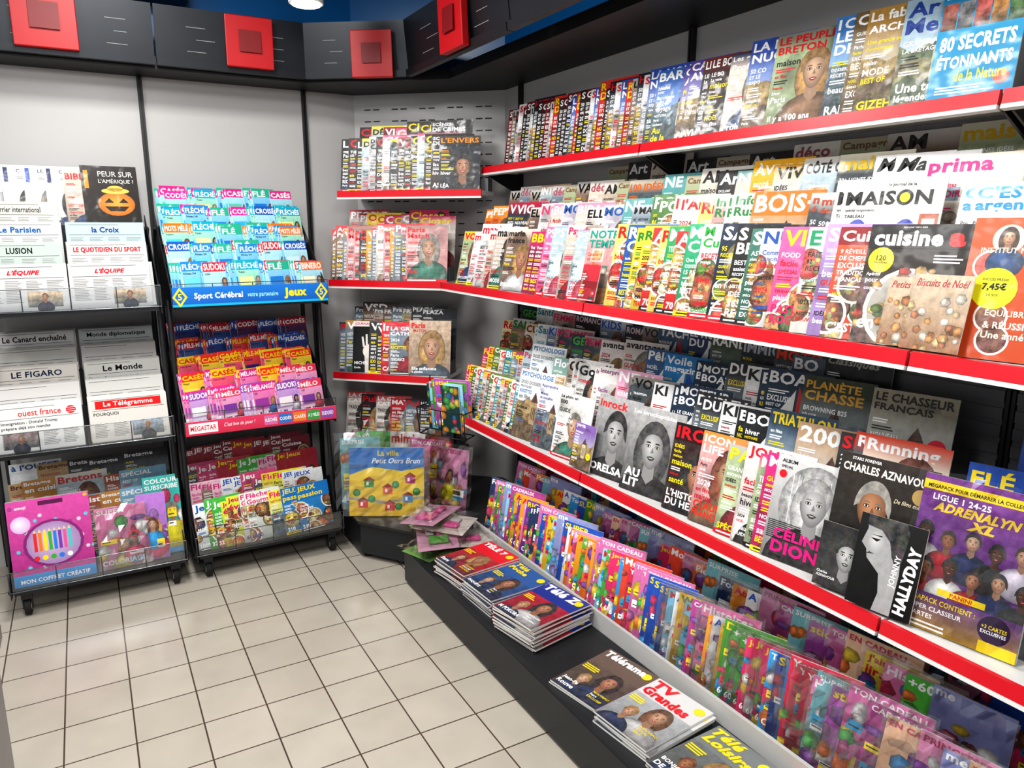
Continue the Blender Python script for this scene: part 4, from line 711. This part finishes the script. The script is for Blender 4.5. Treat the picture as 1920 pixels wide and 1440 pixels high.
def stack(key,x,y,n,rot,z=.171,loc='stacked on low ledge',g='television magazines on low ledge'):
    th=DES[key]['th']+.0018
    for i in range(n):
        jx,jy,jr=(rnd.uniform(-.008,.008),rnd.uniform(-.008,.008),rnd.uniform(-3,3)) if n>1 else (0,0,0)
        r=-90+rot+jr; a=r*D2R
        place(key,x-.14*-math.sin(a)*1+jx,y-.14*math.cos(a)+jy,z+th*(i+1)-.0015,r,0,loc,g,rx=-90*D2R)
stack('tv1',1.325,2.62,9,8); stack('tv2',1.33,2.375,9,4); stack('tv3',1.33,2.11,12,10); stack('télérama',1.33,1.73,2,10); stack('tv4',1.33,1.49,4,4); stack('tv5',1.335,1.255,3,3); stack('tv6',1.34,1.02,3,0)
# ---------------------------------------------------------------- racks
def rack(x0,x1,lab):
    e=empty('display_rack',((x0+x1)/2,3.8,0),lab,'display rack','wheeled display racks')
    tube('side_frame',[[(x0,3.50,.12),(x0,4.04,.12),(x0,4.04,1.55),(x0,3.98,1.6)],[(x0,3.62,.12),(x0,3.72,1.28)]],.011,M_DARK,e)
    tube('side_frame',[[(x1,3.50,.12),(x1,4.04,.12),(x1,4.04,1.55),(x1,3.98,1.6)],[(x1,3.62,.12),(x1,3.72,1.28)]],.011,M_DARK,e)
    for nm,yf,z,rs,rise,dp in (('top',3.56,1.27,5,.085,.09),('mid',3.52,.70,5,.065,.09),('low',3.48,.13,4,.06,.11)):
        P=[(yf,z-.02),(yf,z)]
        for k in range(rs):
            P.append((yf+.015+dp*(k+1),z+rise*k)); 
            if k<rs-1: P.append((yf+.015+dp*(k+1),z+rise*(k+1)))
        P.append((yf+.015+dp*rs,z-.02+.0)) 
        extr('tray',P,'x',x0+.012,x1-.012,M_DARK,e)
        for xx in (x0,x1-.004):
            extr('tray_side',[(yf-.01,z-.03),(yf-.01,z+.05),(yf+dp*rs,z+rise*(rs-1)+.05),(yf+dp*rs,z-.03)],'x',xx,xx+.004,M_DARK,e)
        tube('wire_guard',[[(x0,yf-.012,z+.09),(x1,yf-.012,z+.09)],[(x0,yf-.012,z+.0),(x1,yf-.012,z+.0)]]+[[(x,yf-.012,z),(x,yf-.012,z+.09)] for x in np.linspace(x0,x1,5)],.002,M_CHROME,e)
        c=box('clear_front',x0+.01,yf-.008,z,x1-.01,yf-.006,z+.085,M_CLEAR,e)
    for x in (x0+.05,x1-.05):
        for y in (3.53,3.98):
            f=multi('caster',[(x-.02,y-.02,.075,x+.02,y+.02,.112),(x-.018,y-.015,.03,x-.014,y+.015,.08),(x+.014,y-.015,.03,x+.018,y+.015,.08)],M_DARK,(x,y,.03),e)
            w=cyl('wheel',(x,y,.037),.036,.024,M_RUB,None,'x'); w.parent=f; w.location=(0,0,.007)
            h=cyl('hub',(x,y,.037),.016,.027,M_LGREY,None,'x'); h.parent=f; h.location=(0,0,.007)
    return e
R1=rack(-.39,.285,'dark metal wheeled newspaper rack with clear tray fronts'); R2=rack(.325,1.01,'dark metal wheeled rack full of puzzle magazines')
def fsp(c,R,d):
    c.grad(0,0,1,1,'1060b8','1878d0',1); c.rect(0,0,1,.12,'18b0e0',2); c.poly([(.0,.5),(.045,1),(.09,.5),(.045,0)],Y,2.5); c.poly([(.91,.5),(.955,1),(1,.5),(.955,0)],Y,2.5); c.poly([(.015,.5),(.045,.84),(.075,.5),(.045,.16)],'1868c0',2.8); c.poly([(.925,.5),(.955,.84),(.985,.5),(.955,.16)],'1868c0',2.8)
    c.txt('5',.955,.34,.03,.34,Y,4,'c'); c.txt('5',.045,.34,.03,.34,Y,4,'c')
    c.txt('Sport Cérébral',.13,.3,.3,.4,W,4,b=.03); c.txt('votre partenaire',.46,.33,.2,.3,'a8f0f0',4,b=.01); c.txt('Jeux',.70,.2,.16,.6,Y,4,b=.05)
def fmg(c,R,d):
    c.grad(0,0,1,1,'d03050','e04068',1); c.rect(.02,.15,.2,.85,W,2); c.txt('MEGASTAR',.11,.32,.16,.36,Rd,4,'c'); c.txt("C'est bon de jouer !",.24,.35,.2,.35,W,4,b=0,it=True)
    for i,t in enumerate(['FLÉCHÉS','CODÉS','CASÉS','À 2 MÊLÉS','SUDOKU']): c.rect(.5+i*.098,.15,.59+i*.098,.85,['d070a8','3878c0','e88030','40a050','9050a8'][i],2); c.txt(t,.545+i*.098,.38,.08,.3,W,4,'c')
for fn,yf,z,hh in ((fsp,3.545,1.262,.085),(fmg,3.503,.69,.065)):
    c=Cv(.68,hh,.003,'1060b8'); fn(c,rnd,None); me=c.mesh('sign_strip'); o=bpy.data.objects.new('sign_strip',me); o.location=(.6675,yf-.006,z); link(o,R2); o['label']='printed advertising strip'
gp='puzzle magazines on wheeled rack'
def prow(y,z,keys,lean,x0=.34,tot=.655,dense=3):
    R=random.Random(int(y*1000+z*100)); items=[]; s=0; gi=0
    while s<tot-.13:
        k=keys[gi%len(keys)]; dn=R.choice([1,2,3,4])
        for j in range(dn): items.append((R.choice(keys),s+j*.013))
        s+=dn*.013; items.append((k,s)); s+=R.uniform(.07,.1); gi+=1
    items.append((keys[-1],tot-.125))
    items=sorted(items,key=lambda a:a[1]); its=[items[0]]
    for a in items[1:]:
        if a[1]-its[-1][1]>=.0125: its.append(a)
    row(0,x0,y,z,its,lean,'on wheeled rack',gp)
for k in range(5): prow(3.585+.09*k,1.271+.085*k,['pa%d'%i for i in ([2,7,1,6,8],[3,2,6,2,7],[5,1,6,2,5],[1,2,6,0,3],[0,1,4,6,4])[k]],12)
for k in range(5): prow(3.545+.09*k,.701+.065*k,['pb%d'%i for i in ([6,8,5,6,8],[7,4,5,7,8],[4,7,4,3,7],[0,1,3,0,1],[1,0,2,1,2])[k]],12)
for k in range(4):
    ks=['pj%d'%i for i in ([9,5,6,11,8],[7,4,2,11,4],[2,1,10,7,1],[0,3,1,0,3])[k]]
    if k==0: items=[('pj9',0),('pj10',.055),('pj10',.08),('pj5',.12),('pj5',.15),('pj6',.21),('pj6',.235),('pj11',.34),('pj8',.40),('pj8',.475)]
    else: items=[(ks[min(4,int(j*5/11))],j*.0475) for j in range(11)]
    row(0,.34,3.515+.11*k,.131+.06*k,items,14,'in low rack tray',gp)
gn='newspapers on wheeled rack'
def np1(key,col,y,z,lean=16,n=2):
    for i in range(n): place(key,(-.215 if col==0 else .11)+VR.uniform(-.008,.008),y+i*.025,z+VR.uniform(0,.004)*i,VR.uniform(-.5,.5),lean,'on wheeled rack',gn)
for k,(a,bk) in enumerate([('n1','n1'),('n3','n2'),('n6','n5'),('n4','')]):
    np1(a,0,3.583+.09*k,1.271+.085*k,18)
    if bk: np1(bk,1,3.583+.09*k,1.271+.085*k,18)
row(0,-.38,3.955,1.612,[('blanc',0),('un',.12),('un2',.2),('un',.28),('bible',.35),('peur',.42)],10,'on wheeled rack','magazines on newspaper rack',jit=0)
for k,(a,bk) in enumerate([('n7','n8'),('n14','n13'),('n9','n10'),('n13','n14'),('n11','n12')]): np1(a,0,3.543+.09*k,.701+.065*k,18); np1(bk,1,3.543+.09*k,.701+.065*k,18)
row(0,-.37,3.845,.311,[('b1',0),('b2',.1),('b4',.22),('b4',.30),('b4',.45)],12,'in low rack tray','regional magazines on rack')
row(0,-.37,3.735,.251,[('b2',0),('b8',.05),('b3',.18),('b6',.36),('b5',.43)],12,'in low rack tray','regional magazines on rack')
row(0,-.37,3.625,.191,[('b7',0),('b7',.07),('b5',.16),('b6',.26),('b8',.34),('b5',.42)],12,'in low rack tray','regional magazines on rack')
place('emo',-.225,3.505,.133,0,10,'',"toys on rack"); o1=place('bagk',.04,3.515,.133,2,14,'in low rack tray','toys on rack'); o2=place('bagp',.16,3.53,.133,-3,12,'in low rack tray','toys on rack'); o3=place('teal',.215,3.57,.133,0,12,'in low rack tray','toys on rack')
film('plastic_wrap',.2,.27,o1,yo=-.008,seed=60,over=.008,mt=M_BAG,am=.004,n=9)
# ---------------------------------------------------------------- corner items
o=place('ours',1.19,3.34,.202,-30,10,'','toys in corner')
film('plastic_wrap',.37,.34,o,yo=-.01,mt=M_BAG,am=.005)
o=place('mimi',1.36,3.50,.202,-40,8,"standing in corner",'toys in corner'); o.scale=(1,1,1.5); film('plastic_wrap',.2,.255,o,yo=-.006,seed=5,mt=M_BAG)
for i,(k,x,y,r,s) in enumerate((('kp4',1.12,3.50,-20,1.4),('kp0',1.42,3.40,-50,1.3),('k4',1.22,3.60,-30,1.5),('kp2',1.50,3.28,-60,1.2))):
    o=place(k,x,y,.202,r,8,'bagged on corner plinth','toys in corner'); o.scale=(1,1,s); film('plastic_wrap',.2,.25,o,yo=-.012,seed=70+i,over=.03,mt=M_BAG,am=.008,n=10)
for i,k in enumerate(['flora','k12','k16','k5']): place(k,1.475+.010*i,3.24-.012*i,.62+.01*i,-62+i*4,-6,'in wire basket','magazines in basket')
tube_o=empty('wire_basket',(1.44,3.22,.6),'black wire basket hooked on corner shelving','basket')
tube('wire_frame',[[(1.37,3.32,.61),(1.50,3.08,.61),(1.58,3.14,.61),(1.45,3.38,.61),(1.37,3.32,.61)],[(1.36,3.33,.74),(1.49,3.07,.74),(1.59,3.13,.74),(1.46,3.39,.74),(1.36,3.33,.74)],[(1.37,3.32,.61),(1.36,3.33,.74)],[(1.5,3.08,.61),(1.49,3.07,.74)],[(1.435,3.2,.61),(1.43,3.2,.74)],[(1.45,3.38,.61),(1.46,3.39,.88)]],.003,M_BLACK,tube_o)
MC=[mat('card%d'%i,k,.5) for i,k in enumerate(['7aa860','d8d0c8','c89ab0'])]
for i,(x,y,r,tl,z) in enumerate(((1.28,2.94,20,0,.171),(1.40,2.91,-25,3,.201),(1.27,2.91,70,-3,.231),(1.38,3.10,10,0,.203),(1.34,2.98,-50,5,.262),(1.30,3.04,35,-6,.29))):
    e=empty('blister_pack',(x,y,z),['green and pink','white and pink','pink'][i%3]+' toys in clear blister pack on low ledge','toy pack','blister packs')
    e.rotation_euler=(tl*D2R,0,r*D2R)
    def loc(nm,x0,y0,z0,x1,y1,z1,mt,bev=.003):
        V=bv(x0,y0,z0,x1,y1,z1); me=bpy.data.meshes.new(nm); me.from_pydata(V,[],BF); me.materials.append(mt); ob=bpy.data.objects.new(nm,me); COL.objects.link(ob); ob.parent=e
        if bev: b_=ob.modifiers.new('b','BEVEL'); b_.width=bev; b_.segments=3
    loc('card_back',-.13,-.09,0,.13,.09,.002,MC[i%3],0)
    loc('toy',-.08,-.05,.003,-.01,.04,.019,M_PINK if i%2 else M_GRN,.007); loc('toy',.01,-.04,.003,.08,.0,.019,M_PINK,.007); loc('toy',.02,.01,.003,.07,.05,.015,M_LGREY,.007)
    f=film('clear_cover',.26,.18,e,yo=-.026,seed=90+i,over=.02,mt=M_BAG,am=.006,n=10); f.rotation_euler=(-math.pi/2,0,0); f.location=(0,-.1,0)
cnt=empty('display_counter',(-.5,1.15,0),'grey metal display counter with chrome edge','counter')
box('body',-.8,.8,0,-.2,1.5,.88,M_GREY,cnt,.004); box('top_edge',-.81,.79,.881,-.19,1.51,.91,M_CHROME,cnt,.003)
# ---------------------------------------------------------------- lamps
M_GLOW=bpy.data.materials.new('lamp_glow'); M_GLOW.use_nodes=True; bs=M_GLOW.node_tree.nodes['Principled BSDF']; bs.inputs['Emission Color'].default_value=(1,1,1,1); bs.inputs['Emission Strength'].default_value=6
def spot(x,y,zb=2.5):
    e=empty('ceiling_spotlight',(x,y,3.0),'white cylindrical ceiling spotlight','lamp','ceiling spotlights')
    cyl('lamp_body',(x,y,zb),.07,.16,M_WHITE,e); cyl('stem',(x,y,zb+.16),.012,3.0-zb-.16,M_WHITE,e)
    cyl('lens',(x,y,zb-.006),.058,.005,M_GLOW,e)
spot(.91,3.3); spot(.0,2.2,2.6); spot(-1.0,3.2,2.6)
def area(x,y,z,sx,sy,p,tx=0,ty=0,col=(1,.985,.96)):  # unseen area lights added overhead to brighten the shop, without any fixture
    l=bpy.data.lights.new('added_area_light','AREA'); l.shape='RECTANGLE'; l.size=sx; l.size_y=sy; l.energy=p; l.color=col
    ob=bpy.data.objects.new('added_area_light',l); ob.location=(x,y,z); ob.rotation_euler=(tx*D2R,ty*D2R,0); COL.objects.link(ob); tag(ob,'unseen rectangular area light added overhead','lamp','added area lights')
area(.2,2.8,2.85,.4,.4,36); area(.1,1.3,2.9,.4,.8,50,0,0); area(-1.3,1.8,2.9,.6,.9,32,0,-25); area(0,-1.0,2.6,1.0,.6,44,35,0)
w=bpy.data.worlds.new('shop_ambient'); scene.world=w; w.use_nodes=True; w.node_tree.nodes['Background'].inputs[0].default_value=(.95,.97,1,1); w.node_tree.nodes['Background'].inputs[1].default_value=.46
# ---------------------------------------------------------------- camera
cd=bpy.data.cameras.new('camera'); cam=bpy.data.objects.new('camera',cd); COL.objects.link(cam); cam.location=(0,0,1.6); cam.rotation_euler=((90-11.8)*D2R,0,-29.7*D2R)
cd.sensor_width=36; cd.lens=26.25; cd.clip_start=.02; scene.camera=cam
